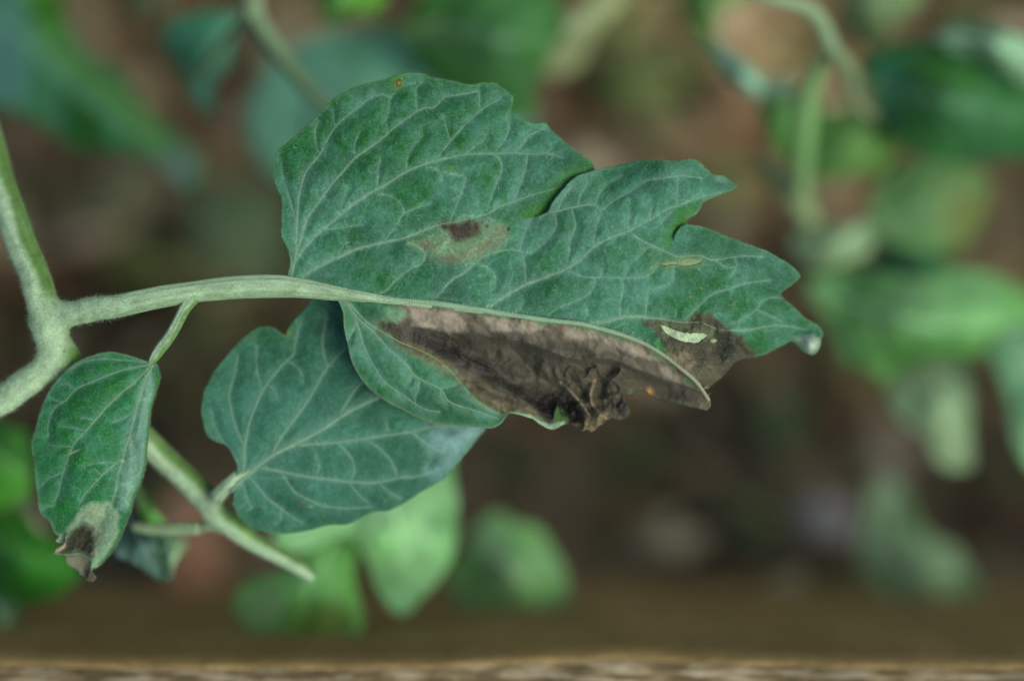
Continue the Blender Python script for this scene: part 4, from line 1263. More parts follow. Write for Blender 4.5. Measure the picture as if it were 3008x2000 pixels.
def zu(X, Y):
    z = zu0(X, Y) * 0.62
    d, t, s = near(S1L, X, Y, 160)
    z = z - 1e-3 * np.where(s > 0, 1, 0) * 1.3 * np.exp(-d / 34) * np.clip((1 - t) * 6, 0, 1)
    z = z + 1e-3 * np.where(s > 0, 0, 1) * 0.5 * np.exp(-d / 26) * np.clip((1 - t) * 6, 0, 1)
    d, t, s = near(S2L, X, Y, 120)
    z = z - 1e-3 * np.where(s > 0, 1, 0) * 1.1 * np.exp(-d / 26) * np.clip((1 - t) * 5, 0, 1)
    # curled tip
    d = np.hypot(X - 2385, Y - 1015)
    z = z + 1e-3 * 3.2 * np.exp(-(d / 34) ** 2)
    # rumpled dead part
    m = pmask(Z2([(1100, 1290), (1400, 1215), (1560, 1290), (1790, 1480), (1700, 1560), (1500, 1700), (1180, 1480)]), X, Y, 30)
    z = z + 1e-3 * m * (0.9 * fbm(X, Y, 60, 91) + 0.5 * fbm(X, Y, 24, 95))
    # edge rolls under slightly
    return z
hole1 = Z2([(1128, 878), (1180, 868), (1230, 864), (1290, 850), (1350, 842), (1420, 850), (1440, 862), (1400, 880), (1360, 890), (1300, 893), (1240, 886), (1180, 892)])
hole2 = Z2([(1153, 1296), (1190, 1305), (1230, 1325), (1290, 1345), (1350, 1350), (1400, 1352), (1475, 1362), (1455, 1390), (1400, 1425), (1330, 1418), (1270, 1400), (1210, 1370), (1170, 1335)])
hole3 = Z2([(1490, 1392), (1530, 1392), (1545, 1415), (1520, 1425), (1492, 1412)])
DB = lin(62, 54, 46); TAN = lin(128, 122, 92); BR = lin(96, 86, 72)
def ex_u(c, X, Y, vein, halo, puck):
    n = fbm(X, Y, 14, 131, 4, 0.7)
    n2 = fbm(X, Y, 50, 133, 3)
    # paler, whiter down along the ridge
    # worn green where the lobes overlap
    d, t, s = near(S1L, X, Y, 200)
    m = np.where(s > 0, 1, 0) * np.exp(-(d / 42) ** 2) * np.clip(0.55 + 0.6 * t + 0.3 * n, 0, 1)
    c = bump_rgb(c, WORN, m * 0.9)
    c = bump_rgb(c, FELT, np.where(s > 0, 0, 1) * np.exp(-d / 14) * 0.45)
    d, t, s = near(S2L, X, Y, 200)
    c = bump_rgb(c, WORN, np.where(s > 0, 1, 0) * np.exp(-(d / 36) ** 2) * 0.75)
    c = bump_rgb(c, lin(48, 112, 44), pmask(Z2([(1250, 500), (1400, 450), (1500, 430), (1420, 500), (1340, 570), (1260, 660)]), X, Y, 12, 4) * 0.7)
    # rim of the leaf a touch yellower
    e, _, _ = near(np.array(out_u), X, Y, 30, True)
    c = bump_rgb(c, lin(96, 140, 92), np.exp(-e / 4.0) * 0.6)
    # blighted spot in the middle
    c = bump_rgb(c, lin(122, 152, 112), pmask(Z1([(1060, 1245), (1150, 1200), (1300, 1130), (1500, 1085), (1620, 1100), (1720, 1130), (1740, 1200), (1640, 1300), (1440, 1400), (1290, 1380), (1150, 1310)]), X, Y, 20, 10, 5) * (0.6 + 0.2 * n))
    c = bump_rgb(c, lin(102, 94, 78), pmask(Z1([(1260, 1350), (1400, 1330), (1520, 1290), (1640, 1200), (1710, 1180), (1700, 1230), (1600, 1290), (1500, 1350), (1350, 1390), (1270, 1390)]), X, Y, 14, 10, 7) * (0.6 + 0.3 * n))
    c = bump_rgb(c, lin(118, 98, 88), pmask(Z1([(1135, 1250), (1180, 1240), (1230, 1275), (1180, 1300), (1140, 1280)]), X, Y, 6, 6, 9) * 0.6)
    c = bump_rgb(c, lin(122, 104, 92), pmask(Z1([(1640, 1130), (1700, 1125), (1720, 1160), (1670, 1170)]), X, Y, 5, 5, 9) * 0.6)
    c = bump_rgb(c, lin(70, 58, 50), pmask(Z1([(1270, 1120), (1320, 1112), (1400, 1100), (1460, 1090), (1540, 1105), (1560, 1180), (1500, 1225), (1420, 1245), (1345, 1225), (1320, 1170)]), X, Y, 9, 8, 11) * (0.9 + 0.25 * n))
    c = bump_rgb(c, lin(44, 40, 38), pmask(Z1([(1400, 1100), (1480, 1100), (1500, 1180), (1430, 1210), (1380, 1190)]), X, Y, 14, 6, 12) * 0.5)
    for q, r, col, k in (((1740, 1155), 5, lin(48, 42, 38), .9), ((1590, 1135), 5, lin(72, 52, 44), .8), ((1560, 1110), 4, lin(80, 60, 48), .6), ((1355, 740), 9, lin(70, 130, 40), .5), ((1330, 750), 5, lin(70, 130, 40), .5), ((1385, 728), 4, lin(70, 130, 40), .4), ((985, 150), 20, lin(70, 120, 34), .7), ((985, 150), 8.5, lin(74, 46, 30), .95), ((988, 150), 4.5, lin(150, 118, 88), .9)):
        p = Z1([q])[0]
        dd = np.hypot(X - p[0], (Y - p[1]) * 0.85) + 2.0 * n
        c = bump_rgb(c, col, np.clip((r - dd) / (4 if r < 12 else 16) + 0.5, 0, 1) * k)
    for q in ((1075, 815), (1085, 905), (1430, 1045), (1355, 1108), (1655, 1155), (1070, 975), (1560, 1410)):
        p = Z2([q])[0]
        c = bump_rgb(c, lin(126, 142, 76), np.exp(-((np.hypot(X - p[0], Y - p[1])) / 4.5) ** 2) * 0.6)
    # rims of the slots
    for q, col in ((hole1, lin(122, 150, 88)), (hole2, lin(104, 124, 84)), (hole3, lin(124, 146, 92))):
        e, _, _ = near(np.array(q), X, Y, 30, True)
        c = bump_rgb(c, col, np.exp(-e / 7.0) * 0.6)
    # dead corner near the tip
    m = pmask(Z2([(1020, 1285), (1120, 1262), (1330, 1270), (1400, 1212), (1480, 1218), (1560, 1285), (1700, 1370), (1800, 1490), (1780, 1530), (1700, 1560), (1500, 1720), (1420, 1750), (1180, 1490), (1150, 1440), (1110, 1340), (1040, 1310)]), X, Y, 7, 8, 13)
    dead = mix(np.broadcast_to(lin(90, 88, 68), X.shape + (3,)), lin(66, 60, 50), np.clip(0.5 + 0.8 * n2, 0, 1))
    dead = mix(dead, lin(92, 108, 78), pmask(Z2([(1060, 1270), (1200, 1260), (1330, 1290), (1500, 1330), (1640, 1400), (1560, 1420), (1300, 1330), (1180, 1420), (1120, 1340)]), X, Y, 12, 8, 15) * 0.6)
    dead = mix(dead, lin(38, 38, 36), pmask(Z2([(1530, 1340), (1620, 1350), (1660, 1430), (1640, 1520), (1540, 1560), (1500, 1500), (1540, 1440)]), X, Y, 9, 8, 17) * 0.9)
    dead = mix(dead, lin(140, 128, 104), pmask(Z2([(1190, 1500), (1330, 1480), (1400, 1560), (1350, 1600), (1250, 1560)]), X, Y, 8, 8, 19) * 0.5)
    c = mix(c, dead, m * 0.95)
    c = bump_rgb(c, lin(58, 128, 66), pmask(Z2([(1090, 1420), (1140, 1388), (1175, 1470), (1120, 1475)]), X, Y, 4) * 0.9)
    c = bump_rgb(c, lin(186, 208, 186), pmask(Z2([(2080, 1390), (2180, 1370), (2240, 1400), (2230, 1470), (2190, 1490), (2120, 1460)]), X, Y, 10, 6, 23) * 0.75)
    c = bump_rgb(c, FELT, pmask(Z2([(1520, 270), (1590, 285), (1600, 320), (1530, 310)]), X, Y, 8) * 0.6)
    # moss-green belt above the hairy ridge
    return c
BU = Blade(out_u, zu, veins_u, pucker=0.42, ridge=0.07, jag=1.2, seed=500, h=2.3, holes=(hole1, hole2, hole3), pw=26)
main = BU.build('leaflet', shoot, M_LEAF, leaf_colour(510, 0.50, bloom_shade_fn=lambda X, Y: -0.28 * np.clip((1450 - X) / 400, 0, 1) * np.clip((620 - Y) / 250, 0, 1) + 0.2 * np.clip((X - 1450) / 300, 0, 1) - 0.38 * np.clip((X - 1800) / 200, 0, 1) * np.clip((Y - 750) / 150, 0, 1), extra=ex_u), label='large main leaflet with lobes, eaten slots and a dark blighted spot')  # bloom lowered at upper left to paint in that lobe's shaded slope
veincol = lambda t, a: np.broadcast_to(lin(104, 144, 106), t.shape + (3,)) * (1 + 0.12 * fbm(t * 60, a * 4, 2, 5))[..., None]
BU.vein_parts(main, veincol, scale=0.33, minw=2.35)

def skin_patch(poly, dep, colour, parent, base, name='eaten_patch', label=None):
    """thin leaf skin left in an eaten slot, a little below the blade"""
    P = np.array(poly)
    c0 = P.mean(0)
    big = [tuple(c0 + (p - c0) * 1.10) for p in P]
    L = Blade(big, lambda X, Y: base.z(X, Y) + dep, [], pucker=0.0, jag=0, seed=77, h=3.0)
    L.pucker = 0
    return L.build(name, parent, M_LEAF, lambda X, Y, a, b, c: np.clip(np.broadcast_to(colour, X.shape + (3,)) * (1 + 0.10 * fbm(X, Y, 12, 88))[..., None], 0, 1), 0.00005, label)
skin_patch(hole1, -0.00031, lin(128, 156, 118), main, BU, label='pale dry slot eaten into the middle lobe')
skin_patch(hole2, -0.00031, lin(168, 196, 158), main, BU, label='whitish green slot beside the withered corner')
skin_patch(hole3, -0.00031, lin(160, 180, 120), main, BU)

# -------------------------------------------------------- main leaflet, lower half: mostly withered and folded
out_l = Z3([(30, 118), (58, 200), (62, 290), (85, 400), (110, 500), (150, 580), (200, 645), (260, 700), (340, 750), (420, 790), (510, 840), (620, 870), (720, 880), (850, 892), (950, 898), (1000, 876), (1030, 840), (1060, 812), (1120, 815), (1190, 838), (1240, 868), (1300, 895), (1350, 890),
            (1410, 868), (1450, 880), (1490, 912), (1520, 902), (1560, 914), (1600, 880), (1625, 872), (1640, 850), (1680, 832), (1720, 848), (1768, 832), (1785, 790), (1762, 745), (1745, 700), (1800, 690), (1870, 668), (1920, 706), (2000, 730), (2100, 755), (2180, 772), (2250, 785)])
out_l += [q for q in ridge_line[::-1]]
out_l += Z3([(120, 100)])
GR1 = Z3([(90, 140), (200, 260), (300, 320), (400, 380), (500, 420), (600, 470), (700, 550), (760, 620), (830, 700), (900, 760), (1000, 815)])
veins_l = [
    (GR1, 3.2, 1.6),
    (Z3([(70, 120), (130, 220), (250, 330), (330, 420), (420, 500), (500, 590), (640, 660), (700, 740), (850, 790), (990, 840)]), 3.4, 1.4),
    (Z3([(130, 235), (150, 300), (180, 400), (250, 540), (320, 630), (420, 700), (540, 780), (640, 800)]), 2.8, 1.2),
    (Z3([(140, 270), (110, 320), (85, 370)]), 2.2, 1.2),
    (Z3([(520, 615), (505, 670), (490, 725), (500, 760)]), 1.8, 1),
    (Z3([(640, 660), (690, 650), (745, 635)]), 1.8, 1),
    (Z3([(640, 660), (660, 720), (690, 760)]), 1.2, 1),
    (Z3([(430, 500), (470, 560), (460, 620)]), 1.2, 1),
    (Z3([(470, 160), (500, 200), (560, 245), (640, 330), (740, 400)]), 1.8, 1.4),
    (Z3([(775, 195), (860, 270), (950, 340), (1100, 450), (1200, 560), (1300, 640)]), 2.2, 1.6),
    (Z3([(1590, 300), (1640, 370), (1780, 490)]), 1.8, 1.4),
    (Z3([(1050, 230), (1060, 300), (1120, 370)]), 1.2, 1),
]
RL = smooth(ridge_line, 6)
K1 = smooth(Z3([(560, 318), (640, 330), (720, 365), (780, 460), (900, 520), (980, 565), (1020, 640), (1100, 690), (1200, 760), (1260, 805)]), 6)
K2 = smooth(Z3([(820, 325), (950, 352), (1150, 384), (1300, 436), (1400, 472), (1500, 484), (1600, 478), (1700, 492), (1800, 532), (1900, 575), (2050, 625)]), 6)
C1 = smooth(Z3([(1370, 630), (1430, 680), (1490, 750), (1540, 815), (1610, 850)]), 6)
C2 = smooth(Z3([(1575, 610), (1550, 680), (1555, 750), (1600, 810), (1640, 840)]), 6)
C3 = smooth(Z3([(1640, 590), (1720, 640), (1745, 720), (1700, 800)]), 6)
C4 = smooth(Z3([(1325, 850), (1335, 800), (1350, 762), (1385, 800), (1420, 850)]), 6)
C5 = smooth(Z3([(1400, 500), (1470, 560), (1500, 640), (1480, 700)]), 6)
zl0 = tps(Z3([(60, 120, 0), (280, 125, -0.1), (600, 160, -0.1), (900, 200, -0.1), (1250, 255, -0.1), (1500, 285, -0.1), (1850, 395, -0.8), (2030, 500, -1.8), (2150, 590, -2.4), (2275, 745, -3.4), (560, 290, -0.7), (820, 310, -0.8), (1150, 365, -1.2), (1600, 455, -1.8), (1900, 550, -3.0),
              (640, 400, -2.2), (900, 470, -3.6), (1150, 580, -5.2), (1400, 700, -8), (1400, 800, -9.5), (1300, 500, -3.2), (1550, 560, -4.2), (1700, 600, -4.6), (1600, 740, -7.5), (1700, 720, -4.8), (1860, 650, -7), (2000, 670, -6.6), (2150, 735, -5.2),
              (620, 510, -1.0), (900, 670, -1.2), (1100, 770, -2.0), (1215, 815, -3.2), (100, 300, 0.0), (150, 560, -1.8), (300, 600, -0.4), (420, 780, -2.6), (600, 750, -1.0), (700, 870, -3.6), (900, 880, -4.0), (1010, 850, -3.4), (300, 330, -0.3),
              (1300, 885, -4.4), (1500, 890, -6.2), (1660, 835, -5.2), (1770, 800, -7.4), (850, 780, -1.8)]))
def zl(X, Y):
    z = zl0(X, Y) * 0.85
    n = fbm(X, Y, 45, 141, 3)
    dead = pmask(DEADP, X, Y, 14)
    d, t, s = near(K1, X, Y, 200)
    z = z - 1e-3 * np.where(s < 0, 1, 0) * 1.7 * np.exp(-d / 40) * np.clip(t * 5, 0, 1) * np.clip((1 - t) * 6, 0, 1)
    z = z + 1e-3 * 0.5 * np.exp(-(d / 12) ** 2) * np.clip(t * 5, 0, 1)
    d, t, s = near(K2, X, Y, 200)
    z = z - 1e-3 * np.where(s > 0, 1, 0) * 2.1 * np.exp(-d / 60) * np.clip(t * 5, 0, 1) * (1 - np.exp(-d / 12))
    z = z + 1e-3 * 0.35 * np.exp(-(d / 12) ** 2) * np.clip(t * 5, 0, 1)
    for L, a, wd in ((C1, 3.0, 23), (C2, 2.5, 21), (C3, 1.5, 24), (C4, 2.6, 13), (C5, 1.2, 14)):
        d, t, s = near(L, X, Y, 90)
        z = z + 1e-3 * a * np.exp(-d / wd) * np.clip(np.minimum(t, 1 - t) * 5 + 0.3, 0, 1)
    q = np.clip((X - 1560) / 120, 0, 1) * np.clip((1900 - X) / 60, 0, 1) * np.clip((Y - 1030) / 60, 0, 1)
    rid = 1 - np.abs(fbm(X, Y, 60, 151, 3))
    z = z + 1e-3 * q * (1.8 * (rid - 0.5) + 0.35 * fbm(X, Y, 26, 155))
    z = z + 1e-3 * dead * (0.35 * n + 0.12 * fbm(X, Y, 18, 145))
    dr_, _, _ = near(RL, X, Y, 420)
    z = z + 1e-3 * dead * 0.22 * np.sin(dr_ / 17.0 + 2.2 * fbm(X, Y, 150, 147, 2)) * np.clip(dr_ / 60, 0, 1)
    # strip: raised cells between fine veins near the ridge
    d = np.hypot(X - 1845, Y - 1200)
    z = z + 1e-3 * 3.0 * np.exp(-(d / 22) ** 2)
    return z
DEADP = Z3([(285, 118), (600, 150), (900, 190), (1250, 248), (1500, 276), (1850, 385), (2100, 550), (2280, 745), (2270, 800), (2000, 745), (1800, 700), (1800, 860), (1560, 930), (1300, 905), (1210, 850), (1060, 815), (960, 800), (870, 735), (790, 650), (700, 570), (600, 500), (480, 450), (370, 390), (280, 320), (240, 250), (330, 240), (400, 195), (340, 150)])
PATCHES = [Z3(q) for q in ([(465, 172), (600, 172), (720, 200), (800, 258), (815, 318), (760, 322), (600, 305), (480, 275)],
                           [(900, 218), (1100, 243), (1265, 263), (1288, 308), (1180, 322), (950, 305)],
                           [(1385, 282), (1560, 300), (1588, 355), (1500, 368), (1395, 340)],
                           [(1615, 330), (1720, 360), (1850, 415), (1960, 490), (1800, 465), (1640, 385)],
                           [(1960, 510), (2060, 560), (2100, 620), (2050, 625), (1960, 560)])]
def ex_l(c, X, Y, vein, halo, puck):
    n = fbm(X, Y, 16, 161, 4, 0.7)
    n2 = fbm(X, Y, 60, 163, 3)
    nf = fbm(X, Y, 5, 165, 2)
    m = pmask(DEADP, X, Y, 14, 18, 165)
    dead = mix(np.broadcast_to(lin(72, 72, 59), X.shape + (3,)), lin(48, 50, 43), np.clip(0.4 + 0.6 * n2 - 0.5 * np.clip((X - 1600) / 80, 0, 1), 0, 1))
    dr_, _, _ = near(RL, X, Y, 120)
    dead = mix(dead, lin(108, 104, 88), np.clip((70 - dr_ + 14 * n2) / 20, 0, 1) * 0.6)
    dead = mix(dead, lin(104, 98, 76), np.clip(0.3 * n + 0.2 * nf - 0.12, 0, 0.35))
    pm = 0
    for q in PATCHES:
        pm = np.maximum(pm, pmask(q, X, Y, 6, 7, 171))
    dead = mix(dead, lin(148, 143, 125), pm * (0.85 + 0.25 * n))
    d, t, s = near(RL, X, Y, 60)
    dead = mix(dead, lin(112, 92, 62), np.exp(-d / 9) * 0.6)
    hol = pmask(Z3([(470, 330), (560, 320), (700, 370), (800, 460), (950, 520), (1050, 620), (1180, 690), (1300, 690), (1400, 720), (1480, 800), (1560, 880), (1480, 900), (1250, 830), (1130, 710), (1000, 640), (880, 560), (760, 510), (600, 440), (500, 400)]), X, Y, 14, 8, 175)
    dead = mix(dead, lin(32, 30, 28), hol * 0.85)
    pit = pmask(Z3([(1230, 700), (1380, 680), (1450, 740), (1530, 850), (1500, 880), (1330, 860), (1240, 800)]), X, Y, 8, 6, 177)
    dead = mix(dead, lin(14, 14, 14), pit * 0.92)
    lip = pmask(Z3([(420, 380), (560, 430), (720, 530), (880, 600), (1000, 690), (1180, 760), (1240, 830), (1100, 820), (960, 790), (860, 720), (780, 640), (640, 550), (480, 460)]), X, Y, 8, 8, 179)
    dead = mix(dead, lin(122, 114, 82), lip * (0.45 + 0.35 * n))
    dead = mix(dead, lin(48, 44, 36), pmask(Z3([(860, 640), (980, 690), (1120, 740), (1130, 760), (980, 730), (870, 670)]), X, Y, 5, 4, 181) * 0.8)
    crest = 0
    for L in (C1, C2):
        d, t, s = near(L, X, Y, 60)
        crest = np.maximum(crest, np.exp(-(d / 5) ** 2))
    dead = mix(dead, lin(150, 132, 104), crest * 0.7)
    gd = pmask(Z3([(1560, 790), (1680, 800), (1640, 860), (1570, 915), (1480, 915), (1440, 880), (1380, 880), (1500, 870)]), X, Y, 5, 5, 183)
    dead = mix(dead, lin(132, 120, 88), gd * 0.7)
    dead = mix(dead, lin(52, 52, 54), pmask(Z3([(1690, 760), (1770, 745), (1785, 820), (1710, 840)]), X, Y, 5, 5, 185) * 0.7)
    dead = mix(dead, lin(196, 142, 60), np.exp(-((X - Z3([(1900, 678)])[0][0]) ** 2 + (Y - Z3([(1900, 678)])[0][1]) ** 2) / 90.0) * 0.8)
    dead = mix(dead, lin(132, 122, 100), pmask(Z3([(2080, 740), (2230, 740), (2260, 790), (2150, 780)]), X, Y, 6) * 0.5)
    dv = np.clip(vein, 0, 1)
    right = np.clip((X - 1190) / 40, 0, 1)
    dead = mix(dead, lin(150, 142, 124) * 0.6 + lin(60, 52, 44) * 0.4, dv * 0.45 * right)
    dead = mix(dead, lin(46, 38, 32), dv * 0.75 * np.clip(1 - (Y - 860) / 140, 0, 1))
    # green-tinged transition
    c = mix(c, dead, m)
    tr = m * (1 - m) * 4
    c = bump_rgb(c, lin(104, 126, 84), tr * 0.45)
    c = bump_rgb(c, lin(108, 158, 118), pmask(Z3([(320, 170), (420, 185), (440, 225), (380, 255), (300, 240)]), X, Y, 8, 8, 187) * 0.75)
    c = bump_rgb(c, lin(34, 70, 60), pmask(Z3([(150, 200), (250, 180), (330, 235), (260, 245), (190, 240)]), X, Y, 12, 6, 188) * 0.4)
    c = bump_rgb(c, lin(70, 104, 56), pmask(Z3([(1322, 870), (1326, 810), (1350, 762), (1385, 795), (1420, 845), (1400, 885), (1340, 892)]), X, Y, 3, 4, 186) * 0.9)
    c = bump_rgb(c, lin(150, 184, 156), pmask(Z3([(1060, 800), (1180, 818), (1250, 855), (1300, 878), (1390, 855), (1400, 885), (1300, 905), (1220, 880), (1120, 830)]), X, Y, 5, 3, 189) * 0.85)
    e, _, _ = near(np.array(out_l), X, Y, 30, True)
    c = bump_rgb(c, lin(120, 156, 116), np.exp(-e / 4.0) * 0.6 * (X < 1480))
    return c
BL = Blade(out_l, zl, veins_l, pucker=0.5, ridge=0.12, jag=1.6, seed=540, h=2.6, pw=22)
fold = BL.build('withered_half', main, M_DEAD, leaf_colour(550, 0.5, extra=ex_l), label='lower half of the main leaflet, brown, withered and folded with a green lobe at its base')
# its green veins
for k, (P, w0, w1) in enumerate(BL.veins[:4]):
    z = BL.z(P[:, 0], P[:, 1])
    t = np.linspace(0, 1, len(P))
    r = (w0 + (w1 - w0) * t) * 0.6
    tube('vein', np.stack([P[:, 0], P[:, 1], z * 1e3 - r * U * 250, r], -1)[::2], main, M_VEIN, veincol, nseg=6, flat=0.7, step=9, mapz=False)

_z = np.maximum(BU.z(ls[:, 0], ls[:, 1] - 4), -0.001) * 1e3
_w = np.clip((ls[:, 0] - 860) / 140, 0, 1)
ls[:, 2] = ls[:, 2] * (1 - _w) + _w * (_z - 0.02 * ls[:, 3] + 0.12)
stem_part('leaf_stalk', ls, LS_COL, groove=0.12, ngroove=9, hn=26000, nseg=54, flat=0.8)

# pale downy ridge (the midrib seen from the side) with long hairs
zz = np.maximum(BU.z(RL[:, 0], RL[:, 1] - 5), BL.z(RL[:, 0], RL[:, 1] + 5))
zz = np.convolve(np.pad(zz, 4, mode='edge'), np.ones(9) / 9, 'valid')
t = np.linspace(0, 1, len(RL))
rr = 9.0 * (1 - t) + 5.0 * t
rr[:30] *= np.linspace(0.25, 1, 30)
V, F, c = tube('ridge', np.stack([RL[:, 0], RL[:, 1] - 3, zz * 1e3 + 0.15, rr], -1)[::2], None, None,
               lambda t, a: mix(np.broadcast_to(lin(120, 160, 126), t.shape + (3,)), lin(138, 134, 104), np.clip((t - 0.6) * 2.5 + 0.3 * fbm(t * 80, a * 3, 3, 9), 0, 1)), nseg=14, flat=0.75, data_only=True, lump=0.12, mapz=False)
ridge_o = mesh('ridge', V, F, main, M_VEIN, c)
p, nn = surf_samples(V, F, 3200)
k = nn[:, 2] > -0.2
hairs('hair', p[k], nn[k], 0.0005, 0.000026, ridge_o, lin(205, 220, 205), 0.5, rings=2)
p, nn = surf_samples(V, F, 420)
k = nn[:, 2] > -0.3
nn = nn + np.array([0.5, 0.55, 0.1])
hairs('long_hair', p[k], nn[k] / np.linalg.norm(nn[k], axis=1)[:, None], 0.0011, 0.00003, ridge_o, lin(235, 242, 235), 0.6, rings=3)

def blade_hairs(B, parent, n, ln=0.00022, rad=0.000018, col=lin(150, 186, 162), rim=0, rimlen=0.00035, seed=1, flt=None):
    rng = np.random.default_rng(seed)
    p, nn = surf_samples(B.V, B.F, n, rng)
    nn = nn * np.sign(nn[:, 2:3] + 1e-9)
    if flt is not None:
        k = flt(p)
        p, nn = p[k], nn[k]
    hairs('hair', p, nn, ln, rad, parent, col, 0.9, rng=rng)
    if rim:
        P = B.out
        k = rng.integers(0, len(P), rim)
        f = rng.random(rim)[:, None]
        a, b = P[k], P[(k + 1) % len(P)]
        q = a * (1 - f) + b * f
        d = b - a
        nrm = np.stack([-d[:, 1], d[:, 0]], -1)
        nrm /= np.linalg.norm(nrm, axis=1)[:, None] + 1e-9
        t_ = inside(P, q[:, 0] + nrm[:, 0] * 5, q[:, 1] + nrm[:, 1] * 5)
        nrm[t_] *= -1
        z = B.z(q[:, 0] - nrm[:, 0] * 1.5, q[:, 1] - nrm[:, 1] * 1.5)
        base = W(q[:, 0] - nrm[:, 0] * 1.0, q[:, 1] - nrm[:, 1] * 1.0, z - 0.0001)
        d3 = np.stack([nrm[:, 0], -nrm[:, 1], np.full(rim, 0.2)], -1)
        hairs('edge_hair', base, d3, rimlen, 0.00002, parent, col, 0.6, rng=rng)

blade_hairs(BU, main, 13000, rim=2600, seed=11)
rng_ = np.random.default_rng(12)
p, nn = surf_samples(BU.V, BU.F, 220, rng_)
nn = nn * np.sign(nn[:, 2:3]) + rng_.normal(size=nn.shape) * 0.7
hairs('long_hair', p, nn, 0.0007, 0.000028, main, lin(210, 226, 212), 0.8, rings=3, rng=rng_)
blade_hairs(BL, fold, 5000, col=lin(150, 146, 116), rim=1500, seed=13, rimlen=0.0003)

# -------------------------------------------------------- second leaflet, a little lower, behind
out_b = Z4([(1000, 40), (860, 10), (760, 30), (735, 60), (698, 112), (645, 170), (605, 225), (592, 262), (560, 250), (545, 235), (510, 216), (440, 212), (380, 240), (330, 280), (270, 340), (200, 420), (150, 480), (110, 560), (80, 620), (66, 720), (75, 800), (100, 880), (150, 922), (215, 945), (250, 990), (275, 1040), (290, 1100), (275, 1150),
            (292, 1185), (268, 1250), (262, 1310), (285, 1370), (320, 1420), (375, 1460), (450, 1483), (560, 1497), (660, 1490), (760, 1470), (850, 1445), (980, 1440), (1060, 1400), (1160, 1362), (1240, 1355), (1340, 1300), (1450, 1232), (1560, 1170), (1640, 1090), (1720, 990), (1790, 900), (1835, 845), (1800, 760), (1700, 640), (1500, 480), (1300, 300), (1150, 120)])
veins_b = [
    (Z4([(250, 1240), (300, 1180), (400, 1090), (520, 1000), (640, 940), (780, 870), (900, 790), (1000, 730), (1100, 680), (1200, 630), (1400, 500)]), 9, 3),
    (Z4([(318, 1150), (330, 1060), (335, 950), (370, 790), (440, 620), (520, 510), (600, 420), (640, 380), (660, 260), (695, 170)]), 4, 1.8),
    (Z4([(500, 1010), (560, 900), (640, 790), (740, 650), (820, 510), (880, 430), (970, 340), (1050, 280)]), 4.4, 2),
    (Z4([(335, 960), (280, 840), (245, 700), (240, 620), (265, 540), (290, 400)]), 3, 1.5),
    (Z4([(850, 460), (825, 360), (820, 280), (840, 180), (835, 100)]), 3.2, 1.8),
    (Z4([(440, 590), (410, 480), (410, 330)]), 2.4, 1.4),
    (Z4([(310, 1070), (210, 940), (150, 830), (130, 740)]), 2.4, 1.4),
    (Z4([(930, 750), (1010, 620), (1070, 550), (1120, 440)]), 3, 1.6),
    (Z4([(660, 945), (850, 935), (1000, 920), (1200, 890), (1400, 860), (1520, 830), (1650, 830)]), 4, 1.8),
    (Z4([(420, 1085), (560, 1110), (700, 1140), (850, 1160), (980, 1175), (1150, 1180), (1300, 1150), (1420, 1140), (1540, 1100)]), 4, 1.8),
    (Z4([(920, 940), (980, 1000), (1020, 1090), (1000, 1165)]), 2.6, 1.8),
    (Z4([(980, 1175), (1050, 1260), (1110, 1310)]), 2.2, 1.4),
    (Z4([(1110, 920), (1210, 1000), (1270, 1090), (1285, 1150)]), 2.4, 1.6),
    (Z4([(560, 1110), (640, 1230), (740, 1290), (850, 1330), (1000, 1340), (1130, 1330)]), 2.8, 1.6),
    (Z4([(370, 1150), (470, 1270), (560, 1340), (640, 1400), (700, 1430)]), 2.6, 1.4),
    (Z4([(325, 1190), (350, 1280), (380, 1340)]), 2, 1.4),
    (Z4([(1380, 870), (1500, 960), (1600, 990), (1720, 930), (1790, 870)]), 2.6, 1.6),
    (Z4([(1180, 1190), (1250, 1250), (1310, 1280)]), 1.8, 1.4),
    (Z4([(560, 1340), (560, 1410), (520, 1440)]), 1.5, 1.2),
    (Z4([(1460, 1090), (1500, 1030), (1480, 960)]), 1.6, 1.2),
    (Z4([(770, 1150), (800, 1090), (780, 1000), (760, 950)]), 1.4, 1.1),
    (Z4([(1220, 800), (1230, 870)]), 1.4, 1.1),
    (Z4([(600, 420), (680, 480), (700, 560)]), 1.3, 1.1),
    (Z4([(470, 570), (520, 600), (540, 660)]), 1.3, 1.1),
]
zb0 = tps([(700, 1420, -14), (600, 1200, -14.5), (640, 1000, -14), (760, 980, -15.5), (900, 900, -15), (1100, 900, -15), (700, 1540, -15.5), (850, 1560, -16), (1000, 1500, -14.5), (1200, 1400, -15), (1350, 1350, -17), (1420, 1260, -18.5), (1300, 1200, -15), (900, 1250, -12.5), (1100, 1150, -12.5), (1200, 1000, -15), (760, 1150, -12.8), (900, 1420, -13)])
